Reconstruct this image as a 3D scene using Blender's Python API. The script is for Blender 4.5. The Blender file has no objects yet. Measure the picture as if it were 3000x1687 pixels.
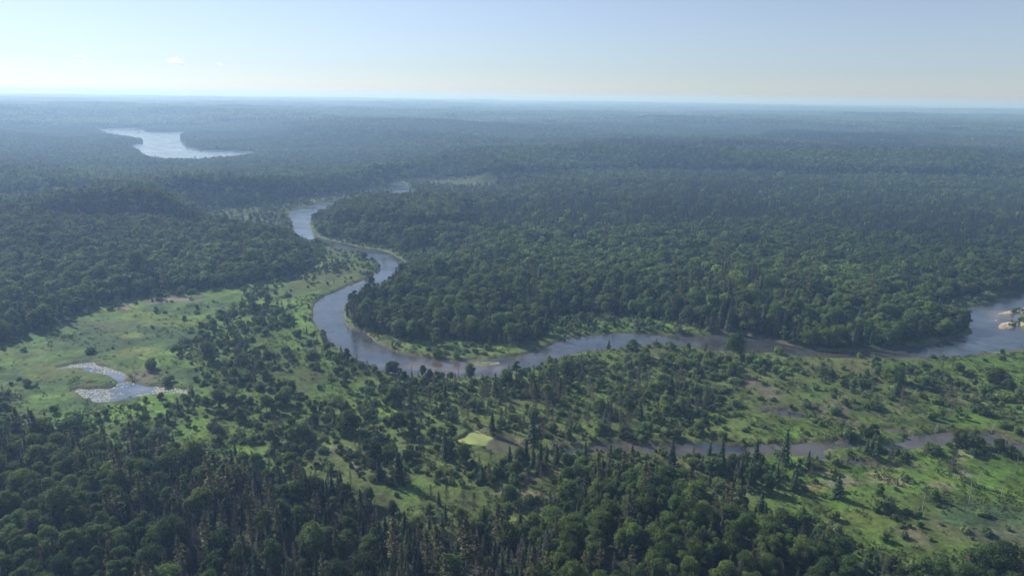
import bpy, math
import numpy as np
from mathutils import Matrix, Vector
rng = np.random.default_rng(7)
sc = bpy.context.scene
root_col = sc.collection
# ------------------------------------------------------------------ camera model (photo pixels of a 3000 x 1687 frame)
H = 120.0; F = 2000.0; CX = 1500.0; CY = 843.5
PITCH = math.radians(15.72); ROLL = 0.0137
fw = np.array([0, math.cos(PITCH), -math.sin(PITCH)])
up0 = np.array([0, math.sin(PITCH), math.cos(PITCH)])
rt0 = np.array([1.0, 0, 0])
R_ = math.cos(ROLL)*rt0 + math.sin(ROLL)*up0
U_ = -math.sin(ROLL)*rt0 + math.cos(ROLL)*up0
def unproj(p, z=0.0):
    p = np.asarray(p, float)
    u = (p[..., 0]-CX)/F; v = (CY-p[..., 1])/F
    d = u[..., None]*R_ + v[..., None]*U_ + fw
    dz = np.minimum(d[..., 2], -0.0032)
    t = (H-z)/(-dz)
    return d[..., :2]*t[..., None]
def proj(x, y, z):
    q = np.stack([x, y, z-H], -1)
    dep = np.maximum(q@fw, 1e-3)
    return CX+F*(q@R_)/dep, CY-F*(q@U_)/dep, dep
def G(pts): return unproj(np.array(pts, float))                 # photo pixels -> metres on the flood plain
def G26(pts): return unproj(np.array(pts, float)*(3000/2576))
def C(x0, y0, pts):                                               # from a zoomed crop
    a = np.array(pts, float)*0.4052
    return unproj(a+np.array([x0, y0]))
cam_d = bpy.data.cameras.new('camera'); cam = bpy.data.objects.new('camera', cam_d); root_col.objects.link(cam)
m = Matrix(((R_[0], U_[0], -fw[0], 0), (R_[1], U_[1], -fw[1], 0), (R_[2], U_[2], -fw[2], H), (0, 0, 0, 1)))
cam.matrix_world = m
cam_d.sensor_width = 36; cam_d.lens = 24.0; cam_d.clip_end = 90000; cam_d.clip_start = 1
sc.camera = cam
# ------------------------------------------------------------------ small numeric helpers
TAB = np.random.default_rng(3).random((8, 256, 256))
def vn(x, y, s, k=0):
    x = np.asarray(x)/s+57.3; y = np.asarray(y)/s+91.7
    xi = np.floor(x).astype(int); yi = np.floor(y).astype(int)
    fx = x-xi; fy = y-yi; fx = fx*fx*(3-2*fx); fy = fy*fy*(3-2*fy)
    T = TAB[k % 8]
    a = T[xi % 256, yi % 256]; b = T[(xi+1) % 256, yi % 256]; c = T[xi % 256, (yi+1) % 256]; d = T[(xi+1) % 256, (yi+1) % 256]
    return (a*(1-fx)+b*fx)*(1-fy)+(c*(1-fx)+d*fx)*fy
def fbm(x, y, s, k=0): return 0.55*vn(x, y, s, k)+0.28*vn(x, y, s/2.1, k+1)+0.17*vn(x, y, s/4.3, k+2)
def sm(a, b, x):
    t = np.clip((x-a)/(b-a), 0, 1); return t*t*(3-2*t)
def inside(poly, x, y):
    c = np.zeros(x.shape, bool); n = len(poly)
    lo = poly.min(0); hi = poly.max(0)
    sel = (x >= lo[0]) & (x <= hi[0]) & (y >= lo[1]) & (y <= hi[1])
    xs = x[sel]; ys = y[sel]; r = np.zeros(xs.shape, bool)
    for i in range(n):
        x1, y1 = poly[i]; x2, y2 = poly[(i+1) % n]
        if y1 == y2: continue
        k = ((y1 > ys) != (y2 > ys)) & (xs < (x2-x1)*(ys-y1)/(y2-y1)+x1)
        r ^= k
    c[sel] = r
    return c
def sdist(poly, x, y, reach=60.0):
    """signed distance in metres, negative inside, clamped to reach"""
    d = np.full(x.shape, float(reach)); n = len(poly)
    for i in range(n):
        ax, ay = poly[i]; bx, by = poly[(i+1) % n]
        lo = (min(ax, bx)-reach, min(ay, by)-reach); hi = (max(ax, bx)+reach, max(ay, by)+reach)
        s = np.nonzero((x > lo[0]) & (x < hi[0]) & (y > lo[1]) & (y < hi[1]))[0]
        if len(s) == 0: continue
        px = x[s]-ax; py = y[s]-ay; vx = bx-ax; vy = by-ay
        t = np.clip((px*vx+py*vy)/max(vx*vx+vy*vy, 1e-9), 0, 1)
        dd = np.hypot(px-t*vx, py-t*vy)
        d[s] = np.minimum(d[s], dd)
    ins = inside(poly, x, y)
    return np.where(ins, -d, d)
def smooth(poly, it=2):
    p = np.array(poly)
    for _ in range(it):
        q = np.roll(p, -1, 0)
        p = np.stack([0.75*p+0.25*q, 0.25*p+0.75*q], 1).reshape(-1, 2)
    return p
# ------------------------------------------------------------------ water outlines
river_near = [(1085,570),(1050,578),(989,583),(932,595),(875,609),(843,623),(850,640),(863,661),(859,681),(891,703),(928,713),(972,721),(1000,730),(1020,734),(1049,740),(1065,750),(1089,762),(1113,770),(1117,780),(1105,799),(1089,811),(1061,823),(1020,839),(1000,849),(952,867),(928,884),(920,904),(916,932),(924,953),(948,977),(964,999),(989,1021),(1041,1048),(1081,1074),(1134,1095),(1203,1100),(1263,1102),(1324,1104),(1385,1106),(1446,1103),(1507,1097),(1547,1085),(1588,1067),(1632,1050),(1669,1038),(1729,1030),(1790,1026),(1871,1014),(1932,1006),(2000,1014),(2060,1022),(2113,1028),(2174,1034),(2227,1032),(2284,1036),(2344,1044),(2405,1049),(2466,1050),(2527,1048),(2608,1050),(2729,1050),(2831,1043),(2891,1037),(2932,1030),(2985,1025),(3100,1012),(3250,1000),(3350,985)]
river_far = [(3350,900),(3200,850),(3000,850),(2972,859),(2932,871),(2912,884),(2871,892),(2810,900),(2794,912),(2810,926),(2831,948),(2853,965),(2851,977),(2802,991),(2750,1003),(2709,1013),(2648,1017),(2567,1025),(2506,1031),(2430,1031),(2365,1021),(2284,1005),(2227,989),(2162,978),(2113,980),(2053,984),(2000,984),(1972,983),(1891,977),(1810,975),(1729,983),(1669,989),(1632,1005),(1588,1023),(1527,1042),(1446,1053),(1365,1058),(1284,1054),(1243,1050),(1162,1034),(1101,1005),(1077,979),(1024,965),(1012,940),(1006,908),(1012,890),(1041,884),(1065,874),(1093,866),(1122,854),(1142,836),(1168,806),(1188,778),(1176,762),(1150,746),(1122,735),(1061,726),(1000,712),(952,701),(922,692),(912,675),(905,658),(908,645),(930,637),(950,631),(985,622),(1020,612),(1065,604),(1105,596),(1120,585)]
RIVER = G(river_near+river_far)
POINT_R = G([(2983,905),(3010,880),(3080,870),(3250,880),(3250,960),(3100,990),(3000,988),(2986,970),(2980,945)])
LAKE = G([(300,369),(338,370),(344,374),(411,376),(413,386),(438,388),(539,386),(519,399),(519,415),(539,431),(588,439),(689,442),(735,444),(735,452),(700,462),(640,468),(560,474),(480,472),(432,462),(422,446),(380,430),(390,426),(430,419),(427,413),(405,409),(365,403),(315,394),(296,380)])
LAKE2 = G([(212,361),(290,361),(300,370),(220,374)])
POND_FAR = G([(1130,532),(1150,538),(1180,536),(1196,546),(1206,600),(1165,606),(1140,598),(1148,560)])
POND_L = C(0, 600, [(520,1150),(600,1141),(680,1140),(720,1170),(790,1190),(860,1220),(900,1260),(930,1300),(1060,1325),(1200,1320),(1290,1330),(1390,1362),(1345,1370),(1270,1349),(1200,1352),(1050,1366),(980,1390),(900,1410),(800,1428),(720,1420),(640,1396),(560,1375),(540,1345),(560,1330),(610,1330),(700,1345),(790,1335),(840,1305),(845,1270),(800,1232),(700,1212),(620,1205),(580,1180),(480,1182),(420,1186),(390,1183),(480,1170)])
SLOUGH = np.concatenate([C(2000, 1100, [(700,500),(900,490),(1180,480),(1280,490),(1580,490),(1680,420),(1800,395),(1980,400),(2100,410),(2250,410),(2330,470),(2468,505),(2700,540),(2700,570),(2468,535),(2200,495),(2050,482),(1950,500),(1700,530),(1550,548),(1400,542),(1250,515),(1010,540),(1000,568),(1100,600),(1350,630),(1600,650),(1760,692),(1600,668),(1400,645),(1050,608),(850,585),(750,578)]), C(1000, 1100, [(2468,572),(2300,572),(2100,545),(1800,545),(1600,575),(1560,560),(1590,530),(1800,510),(2000,485),(2200,500),(2468,500)]), ])
SLOUGH_B = C(2000, 1100, [(530,265),(700,245),(800,255),(1000,295),(1200,335),(1400,365),(1600,392),(1670,412),(1500,425),(1300,397),(1100,348),(900,305),(700,285)])
SLOUGH_C = np.concatenate([C(1000, 1100, [(2330,650),(2400,665),(2468,690)]), C(2000, 1100, [(100,708),(250,768),(400,806),(470,855),(350,830),(200,782),(0,735)]), C(1000,1100,[(2400,700),(2320,665)])])
CREEK = C(1000, 1100, [(1570,695),(1430,722),(1350,748),(1290,785),(1180,812),(1100,840),(1180,825),(1290,803),(1400,765),(1560,715)])
DUCK = C(1000, 1100, [(910,420),(950,404),(1000,410),(1100,440),(1200,468),(1290,495),(1350,525),(1250,545),(1150,540),(1060,515),(960,485),(900,468)])
TRACK = C(0, 1100, [(1690,468),(1780,480),(1950,485),(2050,495),(2150,510),(2200,515),(2300,522),(2468,535),(2500,560),(2520,600),(2570,640),(2600,670),(2570,690),(2550,640),(2490,600),(2468,548),(2300,535),(2180,524),(2050,508),(1950,496),(1780,492)])
RIVER = smooth(RIVER, 2)
WATERS = [('river', RIVER), ('lake', smooth(LAKE, 1)), ('lake', smooth(LAKE2, 1)), ('far_pond', smooth(POND_FAR, 1)), ('marsh_pond', smooth(POND_L, 1)), ('slough', smooth(SLOUGH, 1)), ('slough', smooth(SLOUGH_B, 1)), ('slough', smooth(SLOUGH_C, 1)), ('slough', smooth(CREEK, 1)), ('duckweed_pond', smooth(DUCK, 1))]
BARS = [smooth(POINT_R, 2), smooth(C(2000, 600, [(2300,778),(2420,758),(2440,768),(2380,795),(2300,795),(2240,825),(2310,835),(2290,820),(2225,812),(2240,800)]), 1),
        smooth(C(2000, 600, [(2290,872),(2320,852),(2400,852),(2420,866),(2395,884),(2350,895),(2300,892)]), 1),
        smooth(C(1000, 600, [(900,1140),(960,1135),(1060,1130),(1190,1136),(1190,1143),(1120,1158),(1060,1166),(960,1164),(905,1152)]), 1)]
BARS[1] = BARS[1].mean(0)+(BARS[1]-BARS[1].mean(0))*1.35; BARS[2] = BARS[2].mean(0)+(BARS[2]-BARS[2].mean(0))*1.5
# ------------------------------------------------------------------ low ground and terraces
FLOOD = G26([(-400,1000),(-200,935),(0,868),(80,845),(150,818),(230,778),(300,760),(420,738),(560,724),(640,712),(720,700),(770,680),(775,655),(770,625),(740,612),(660,606),(590,608),(545,600),(530,560),(500,530),(620,520),(700,512),(760,500),(860,488),(940,470),(1000,452),(1100,447),(1260,462),(1320,478),(1300,500),(1180,505),(1050,500),(1000,505),(940,520),(880,532),(820,545),(785,562),(790,592),(830,598),(940,616),(1000,636),(1080,626),(1180,615),(1190,640),(1120,668),(1020,692),(965,730),(905,745),(875,765),(868,800),(885,835),(930,836),(1010,858),(1100,858),(1200,866),(1300,866),(1400,848),(1350,828),(1380,800),(1500,793),(1620,800),(1760,826),(1800,842),(1900,850),(2000,868),(2100,882),(2200,876),(2300,862),(2400,850),(2445,835),(2420,810),(2370,800),(2330,795),(2335,770),(2400,755),(2450,745),(2500,740),(2576,728),(2800,715),(3600,700),(3600,1600),(2750,1520),(2576,1450),(2300,1450),(2200,1435),(2120,1395),(2020,1355),(1900,1315),(1800,1275),(1720,1240),(1650,1215),(1560,1200),(1450,1215),(1400,1240),(1375,1320),(1300,1345),(1200,1335),(1100,1350),(1000,1340),(930,1300),(870,1245),(780,1225),(640,1215),(520,1195),(400,1155),(250,1135),(100,1110),(0,1095),(-400,1065)])
LOW = G26([(-600,1100),(-400,1000),(-200,935),(0,868),(80,845),(150,818),(230,778),(300,760),(420,738),(560,724),(640,712),(720,700),(770,680),(775,655),(770,625),(740,612),(660,606),(590,608),(545,600),(530,560),(500,530),(620,520),(700,512),(760,500),(860,488),(940,470),(1000,450),(1100,446),(1200,462),(1330,468),(1400,452),(1500,442),(1700,448),(2000,458),(2200,462),(2576,472),(3400,490),(4200,700),(4200,2200),(1500,3400),(-1500,2400)])
KNOLL = G26([(1480,1260),(1700,1270),(1900,1330),(2050,1420),(2200,1600),(1500,1900),(900,1700),(1250,1450),(1380,1340)])
SCARPS = []      # feet of wooded bluffs: (azimuths, ranges, rise behind, dip in front)
for pts, rise, dip in (([(110,600),(250,606),(350,605),(450,608),(550,600)], 4, 12), ([(370,505),(450,528),(520,520),(600,515),(750,505)], 5, 12), ([(580,456),(680,456),(750,455)], 4, 10), ([(300,424),(430,428),(550,421),(630,416),(720,414)], 7, 8),
        ([(788,592),(900,596),(1000,603),(1090,598),(1200,592)], 8, 0), ([(900,476),(1000,464),(1120,460),(1250,463),(1400,452),(1500,446),(1700,447),(2000,456),(2200,460),(2500,468)], 9, 3), ([(-300,520),(-100,512),(60,516),(260,508)], 5, 10), ([(1500,395),(1750,400),(2000,398),(2400,404)], 6, 8), ([(1900,372),(2150,378),(2430,374)], 6, 8), ([(700,402),(900,405),(1200,400)], 6, 8), ([(0,450),(120,454),(300,448)], 5, 8)):
    g = G26(pts); SCARPS.append((np.arctan2(g[:, 0], g[:, 1]), np.hypot(g[:, 0], g[:, 1]), rise, dip))
def ground_z(x, y):
    """terrain height in metres (without water cuts)"""
    r = np.hypot(x, y)
    n1 = fbm(x, y, 260, 1)-0.5; n2 = fbm(x, y, 90, 2)-0.5; n3 = fbm(x, y, 1900, 4)-0.5
    up = sm(-4, 45, sdist(LOW, x, y, 60))
    fl = sm(0, 30, sdist(FLOOD, x, y, 60))
    terr = 4.0+3.0*n2+5*n1
    near = sm(240, 150, y)*sm(0, 60, y+60)
    z = 0.9+0.25*(vn(x, y, 22, 5)-0.5)+fl*(terr*(1-near)+near*(5+4*n2))
    end = sm(-150, -300, x)                                   # the bluff dies out toward the river
    zu = 3.0+7.5*end+(9+9*np.maximum(end, sm(700, 1300, r)))*n1*sm(100, 500, r)+5*n2+30*n3*sm(3000, 9000, r)+7*sm(900, 3000, r)
    zu = zu+14*sm(470, 640, r); zu = zu+17*(vn(x*.32+y*.08, y, 165, 6)-.5)*sm(420, 800, r)+18*(vn(x*.4, y, 420, 2)-.5)*sm(900, 2000, r); azr = np.arctan2(x, y); lift = np.zeros(x.shape)
    for aa, ra, rise, dip in SCARPS:
        t = r-np.interp(azr, aa, ra)+14*(vn(x, y, 45, 3)-.5); lat = sm(0, .025, azr-aa[0])*sm(0, .025, aa[-1]-azr); ds = np.maximum(1, ra.mean()/700)
        lift = lift+lat*(rise*sm(0, 16, t)*sm(260*ds, 90*ds, t)-np.where(t < 0, dip*sm(-170*ds, -10, t), dip*sm(16, 0, t)))
    zu = zu+lift; z = z+np.maximum(lift, 0)*sm(4, 30, sdist(FLOOD, x, y, 60)); zu = 3+np.where(zu > 3, zu-3, 0.15*(zu-3)); z = np.maximum(z*(1-up)+zu*up, .8)
    # low ground round the lake
    dl = sdist(LAKE, x, y, 520)
    z = z*(1-up*sm(500, 120, dl))+2.0*up*sm(500, 120, dl)*sm(-5, 60, dl)
    lf = up*sm(1.0, 0.0, np.abs(x+370)/260-0.3)*sm(650, 900, y)*sm(1500, 1300, y); z = z*(1-.8*lf)
    kn = sm(6, -30, sdist(KNOLL, x, y, 60))
    z = z+kn*7
    # two faint rises on the skyline
    far = sm(14000, 18000, r)*sm(30000, 24000, r)
    az = np.degrees(np.arctan2(x, y))
    z = z+far*(55*np.exp(-((az-9.5)/2.6)**2)+50*np.exp(-((az+3.2)/0.5)**2)+45*sm(-8, -30, az)+20*(vn(az*10, az*0, 14, 3)-0.3))
    return z
def water_sd(x, y):
    d = np.full(x.shape, 60.0)
    for nm, p in WATERS:
        q = sdist(p, x, y, 60)
        if nm == 'slough': q = q+(1.6 if p is WATERS[6][1] else .6)
        am = {'river': 1.6, 'slough': 5.0, 'duckweed_pond': 7.0, 'marsh_pond': 5.0}.get(nm, 0)
        if am: q = np.where(np.abs(q) < 12, q+(fbm(x, y, 5.5, 3)-.5)*am+(fbm(x, y, 19, 5)-.5)*am, q)
        d = np.minimum(d, q)
    b = np.full(x.shape, 60.0)
    for p in BARS: b = np.minimum(b, sdist(p, x, y, 60))
    return np.maximum(d, -b), b
def full_z(x, y):
    z = ground_z(x, y); d, b = water_sd(x, y)
    far = np.hypot(x, y)
    w = np.maximum(2.5, far*0.008)
    k = sm(-1.0, 1.0, d/w)
    land = np.minimum(z, 0.35+np.maximum(d, 0)*0.6)
    land = np.where(b < 0.0, 0.22+np.minimum(0.5, -b*0.05), land)
    return land*k+(-0.8)*(1-k), d
# ------------------------------------------------------------------ materials
def new_mat(name):
    mt = bpy.data.materials.new(name); mt.use_nodes = True; nt = mt.node_tree; nt.nodes.clear(); return mt, nt
def nd(nt, t, **kw):
    n = nt.nodes.new(t)
    for k, v in kw.items(): setattr(n, k, v)
    return n
def foliage(name, ca, cb, cc=None, trans=0.22, rough=0.6, spec=.15):
    """two-tone leaf material; each plant takes its own mix from its random number and from broad stand-to-stand drift"""
    mt, nt = new_mat(name); L = nt.links.new
    out = nd(nt, 'ShaderNodeOutputMaterial'); oi = nd(nt, 'ShaderNodeObjectInfo')
    nz = nd(nt, 'ShaderNodeTexNoise'); nz.inputs['Scale'].default_value = 0.012; nz.inputs['Detail'].default_value = 3
    L(oi.outputs['Location'], nz.inputs['Vector'])
    mr = nd(nt, 'ShaderNodeMapRange'); mr.inputs['From Min'].default_value = 0.35; mr.inputs['From Max'].default_value = 0.65
    L(nz.outputs['Fac'], mr.inputs['Value'])
    ad = nd(nt, 'ShaderNodeMath', operation='MULTIPLY_ADD'); ad.inputs[1].default_value = 0.8
    ml = nd(nt, 'ShaderNodeMath', operation='MULTIPLY'); ml.inputs[1].default_value = 0.45
    n2 = nd(nt, 'ShaderNodeTexNoise'); n2.inputs['Scale'].default_value = 0.0027; n2.inputs['Detail'].default_value = 2; L(oi.outputs['Location'], n2.inputs['Vector'])
    m2 = nd(nt, 'ShaderNodeMapRange'); m2.inputs['From Min'].default_value = 0.38; m2.inputs['From Max'].default_value = 0.62; m2.inputs['To Min'].default_value = .7; m2.inputs['To Max'].default_value = 1.15; L(n2.outputs['Fac'], m2.inputs['Value'])
    L(mr.outputs[0], ml.inputs[0]); L(oi.outputs['Random'], ad.inputs[0]); L(ml.outputs[0], ad.inputs[2])
    rp = nd(nt, 'ShaderNodeValToRGB')
    rp.color_ramp.elements[0].color = (*ca, 1); rp.color_ramp.elements[1].color = (*cb, 1)
    if cc:
        e = rp.color_ramp.elements.new(0.93); e.color = (*cc, 1); rp.color_ramp.elements[1].position = 0.85
        rp.color_ramp.elements[-1].position = 1.0
    L(ad.outputs[0], rp.inputs['Fac'])
    # leaf to leaf variation
    gm = nd(nt, 'ShaderNodeNewGeometry')
    hv = nd(nt, 'ShaderNodeHueSaturation'); mv = nd(nt, 'ShaderNodeMapRange'); mv.inputs['To Min'].default_value = 0.62; mv.inputs['To Max'].default_value = 1.45
    L(gm.outputs['Random Per Island'], mv.inputs['Value']); 
    mb_ = nd(nt, 'ShaderNodeMath', operation='MULTIPLY'); L(mv.outputs[0], mb_.inputs[0]); L(m2.outputs[0], mb_.inputs[1]); 
    pr = nd(nt, 'ShaderNodeMath', operation='MULTIPLY'); pr.inputs[1].default_value = 17.31; fr = nd(nt, 'ShaderNodeMath', operation='FRACT'); L(oi.outputs['Random'], pr.inputs[0]); L(pr.outputs[0], fr.inputs[0])
    m3 = nd(nt, 'ShaderNodeMapRange'); m3.inputs['To Min'].default_value = .72; m3.inputs['To Max'].default_value = 1.38; L(fr.outputs[0], m3.inputs['Value'])
    mc = nd(nt, 'ShaderNodeMath', operation='MULTIPLY'); L(mb_.outputs[0], mc.inputs[0]); L(m3.outputs[0], mc.inputs[1]); L(mc.outputs[0], hv.inputs['Value'])
    pr2 = nd(nt, 'ShaderNodeMath', operation='MULTIPLY'); pr2.inputs[1].default_value = 7.77; f2 = nd(nt, 'ShaderNodeMath', operation='FRACT'); L(oi.outputs['Random'], pr2.inputs[0]); L(pr2.outputs[0], f2.inputs[0])
    m4 = nd(nt, 'ShaderNodeMapRange'); m4.inputs['To Min'].default_value = .475; m4.inputs['To Max'].default_value = .515; L(f2.outputs[0], m4.inputs['Value']); L(m4.outputs[0], hv.inputs['Hue']); L(rp.outputs['Color'], hv.inputs['Color'])
    df = nd(nt, 'ShaderNodeBsdfPrincipled'); df.inputs['Roughness'].default_value = rough; df.inputs['Specular IOR Level'].default_value = spec
    tr = nd(nt, 'ShaderNodeBsdfTranslucent'); mx = nd(nt, 'ShaderNodeMixShader'); mx.inputs[0].default_value = trans
    L(hv.outputs['Color'], df.inputs['Base Color']); L(hv.outputs['Color'], tr.inputs['Color'])
    L(df.outputs[0], mx.inputs[1]); L(tr.outputs[0], mx.inputs[2]); L(mx.outputs[0], out.inputs['Surface'])
    return mt
def plain(name, a, b, scale=1.5, rough=0.85):
    mt, nt = new_mat(name); L = nt.links.new
    out = nd(nt, 'ShaderNodeOutputMaterial'); p = nd(nt, 'ShaderNodeBsdfPrincipled'); p.inputs['Roughness'].default_value = rough
    nz = nd(nt, 'ShaderNodeTexNoise'); nz.inputs['Scale'].default_value = scale; nz.inputs['Detail'].default_value = 5
    tc = nd(nt, 'ShaderNodeTexCoord'); L(tc.outputs['Object'], nz.inputs['Vector'])
    rp = nd(nt, 'ShaderNodeValToRGB'); rp.color_ramp.elements[0].position = 0.35; rp.color_ramp.elements[1].position = 0.65
    rp.color_ramp.elements[0].color = (*a, 1); rp.color_ramp.elements[1].color = (*b, 1)
    L(nz.outputs['Fac'], rp.inputs['Fac']); L(rp.outputs[0], p.inputs['Base Color']); L(p.outputs[0], out.inputs['Surface'])
    return mt
M = {
 'broad': foliage('broadleaf_foliage', (0.043,0.085,0.026), (0.105,0.160,0.042), (0.15,0.22,0.05), .5, .7, .12),
 'spruce': foliage('spruce_needles', (0.040,0.078,0.040), (0.080,0.128,0.055), None, 0.3),
 'pine': foliage('pine_needles', (0.075,0.092,0.034), (0.150,0.150,0.058), None, 0.15),
 'tamarack': foliage('thin_brownish_needles', (0.075,0.074,0.046), (0.115,0.112,0.066), None, 0.15),
 'twig': foliage('dead_twig_sprays', (0.105,0.095,0.078), (0.18,0.165,0.14), None, 0.15),
 'shrub': foliage('shrub_leaves', (0.062,0.110,0.046), (0.130,0.185,0.088), (0.15,0.22,0.06), .34, .7, .12),
 'tuft': foliage('sedge_tufts', (0.055,0.085,0.028), (0.10,0.14,0.04), None, 0.3),
 'bark': plain('bark', (0.10,0.085,0.07), (0.19,0.17,0.145)),
 'dead': plain('dead_grey_wood', (0.115,0.10,0.09), (0.20,0.18,0.165)),
 'white': plain('bleached_wood', (0.20,0.19,0.175), (0.31,0.295,0.27)),
 'lily': plain('lily_glare_pads', (0.18,0.21,0.12), (0.46,0.46,0.38), 0.4),  # pale end of the ramp carries the white glare of the pond
}
# ------------------------------------------------------------------ mesh builders
class MB:
    def __init__(s): s.v = []; s.f = []; s.m = []; s.n = 0
    def add(s, v, f, mi=0):
        s.v.append(np.asarray(v, float)); s.f += [tuple(int(i)+s.n for i in q) for q in f]; s.m += [mi]*len(f); s.n += len(v)
    def mesh(s, name, mats):
        me = bpy.data.meshes.new(name); me.from_pydata(np.concatenate(s.v).tolist(), [], s.f)
        for k in mats: me.materials.append(k)
        if len(mats) > 1: me.polygons.foreach_set('material_index', s.m)
        me.update(); return me
def cards(mb, P, N, size, mi=0, asp=0.75):
    """leaf sprays: irregular four-cornered patches facing roughly along N"""
    n = len(P); N = N/np.maximum(np.linalg.norm(N, axis=1, keepdims=True), 1e-6)
    a = rng.normal(size=(n, 3)); t = np.cross(N, a); t /= np.maximum(np.linalg.norm(t, axis=1, keepdims=True), 1e-6); b = np.cross(N, t)
    s = (np.asarray(size)*rng.uniform(0.6, 1.3, n))[:, None]
    q = np.stack([P-t*s*rng.uniform(.7, 1.1, (n, 1)), P-b*s*asp*rng.uniform(.6, 1.1, (n, 1))+N*s*0.15, P+t*s*rng.uniform(.7, 1.1, (n, 1)), P+b*s*asp*rng.uniform(.6, 1.1, (n, 1))-N*s*0.1], 1).reshape(-1, 3)
    mb.add(q, [(4*i, 4*i+1, 4*i+2, 4*i+3) for i in range(n)], mi)
def tube(mb, pts, rad, seg=6, mi=0):
    pts = np.asarray(pts, float); V = []; n = len(pts)
    for i, p in enumerate(pts):
        d = pts[min(i+1, n-1)]-pts[max(i-1, 0)]; d = d/np.linalg.norm(d)
        a = np.cross(d, [0.3, 0.9, 0.1]); a /= np.linalg.norm(a); b = np.cross(d, a)
        for k in range(seg):
            an = 2*math.pi*k/seg; V.append(p+rad[i]*(math.cos(an)*a+math.sin(an)*b))
    Fc = [(i*seg+k, i*seg+(k+1) % seg, (i+1)*seg+(k+1) % seg, (i+1)*seg+k) for i in range(n-1) for k in range(seg)]
    Fc.append(tuple((n-1)*seg+k for k in range(seg)))
    mb.add(V, Fc, mi)
import bmesh
def ico(sub):
    bm = bmesh.new(); bmesh.ops.create_icosphere(bm, subdivisions=sub, radius=1)
    v = np.array([w.co[:] for w in bm.verts]); f = [tuple(w.index for w in q.verts) for q in bm.faces]; bm.free(); return v, f
ICO = {1: ico(1), 2: ico(2)}
def sphere_pts(n):
    d = rng.normal(size=(n, 3)); return d/np.linalg.norm(d, axis=1, keepdims=True)
def blob(mb, c, r, sub=1, mi=0, jit=0.15):
    v, f = ICO[sub]; mb.add(np.array(c)+v*np.array(r)*(1+rng.uniform(-jit, jit, (len(v), 1))), f, mi)
def crown_broad(mb, h, w, nl, ncards, cs, mi=0, low=0.28, core=True, sub=1):
    """rounded, lobed crown: lobes of leaf sprays round a limb frame"""
    lobes = []
    for i in range(nl):
        a = 2.4*i+rng.uniform(-.5, .5); t = (i+.5)/nl
        zz = low+(0.80-low)*t**0.8; rr = w*0.5*(math.sin(math.pi*min(1, 0.28+0.72*t))**0.8)*rng.uniform(.35, .95)
        if i == nl-1: rr = w*.06
        lr = w*rng.uniform(.13, .28); zz += rng.uniform(-.05, .06)
        lobes.append((np.array([rr*math.cos(a), rr*math.sin(a), h*zz]), np.array([lr, lr, lr*rng.uniform(.75, 1.05)])))
    per = ncards//nl
    for c, r in lobes:
        if core: blob(mb, c, r*0.72, sub, mi, 0.3)
        d = sphere_pts(per); d[:, 2] = np.where(d[:, 2] < -0.35, -d[:, 2], d[:, 2])
        rad = rng.uniform(0.72, 1.30, (per, 1))
        cards(mb, c+d*r*rad, d+rng.normal(size=(per, 3))*0.55+np.array([0, 0, .35]), cs, mi)
    return lobes
def trunk_broad(mb, h, w, lobes, mi=0, seg=6):
    tube(mb, [(0, 0, -0.8), (0.05*w, 0, h*.25), (-.03*w, .04*w, h*.5), (0, 0, h*.78)], [h*.019, h*.015, h*.010, h*.003], seg, mi)
    for c, r in lobes[::2]:
        z0 = max(h*.2, c[2]*0.55); tube(mb, [(0, 0, z0), tuple(c*[.5, .5, 0]+[0, 0, (z0+c[2])/2+0.2]), tuple(c)], [h*.007, h*.005, h*.002], 4, mi)
def crown_spruce(mb, h, w, tiers, nb, mi=0, gap=0.0, droop=0.30, base=0.10, cs=None):
    """spire of whorled boughs, each bough a row of needle sprays"""
    cs = cs or w*.075; P = []; Nn = []; sz = []
    for i in range(tiers):
        t = (i+.3)/tiers; z = h*(base+(1-base)*t); r = w*0.5*(1-t)**0.9*rng.uniform(.7, 1.2)+0.1
        for k in range(nb):
            a = rng.uniform(0, 6.283); rr = r*rng.uniform(.55, 1.2); zz = z+rng.uniform(-.5, .5)*h/tiers
            d = np.array([math.cos(a), math.sin(a), 0]); s = np.array([-d[1], d[0], 0])
            for q in (.3, .6, .95):
                P.append(d*rr*q+s*rng.normal()*rr*.16*q+[0, 0, zz-rr*droop*q]); Nn.append(d*.5+[0, 0, .8]+rng.normal(size=3)*.45); sz.append(cs*(.7+1.0*(1-t)))
    cards(mb, np.array(P), np.array(Nn), np.array(sz), mi, .6)
    v = []; n = 7
    for i in range(6):
        t = i/5; rr = w*.5*(1-t)**.9*.52+.05
        v += [[math.cos(6.283*k/n+i)*rr*rng.uniform(.7, 1.2), math.sin(6.283*k/n+i)*rr*rng.uniform(.7, 1.2), h*(base+(1-base)*t)] for k in range(n)]
    mb.add(v, [(i*n+k, i*n+(k+1) % n, (i+1)*n+(k+1) % n, (i+1)*n+k) for i in range(5) for k in range(n)], mi)
def crown_pine(mb, h, w, nl, cs, per, mi=0):
    """white pine: flat tufted plates at uneven heights"""
    for i in range(nl):
        t = (i+.5)/nl; z = h*(0.25+.73*t); a = 2.4*i+rng.uniform(-.6, .6); r = w*.5*(1-t)**.6*rng.uniform(.55, 1.1)
        n = per; L = rng.uniform(.1, 1.0, n)
        an = a+rng.normal(size=n)*0.33
        P = np.stack([np.cos(an)*L*r, np.sin(an)*L*r, z+L*r*.12+rng.normal(size=n)*0.22], 1)
        cards(mb, P, rng.normal(size=(n, 3))*0.5+np.array([0, 0, 1.0]), cs, mi)
    n = per*2; P = np.stack([rng.normal(size=n)*.35, rng.normal(size=n)*.35, h*rng.uniform(.75, 1.0, n)], 1)
    cards(mb, P, rng.normal(size=(n, 3)), cs, mi)
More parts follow.
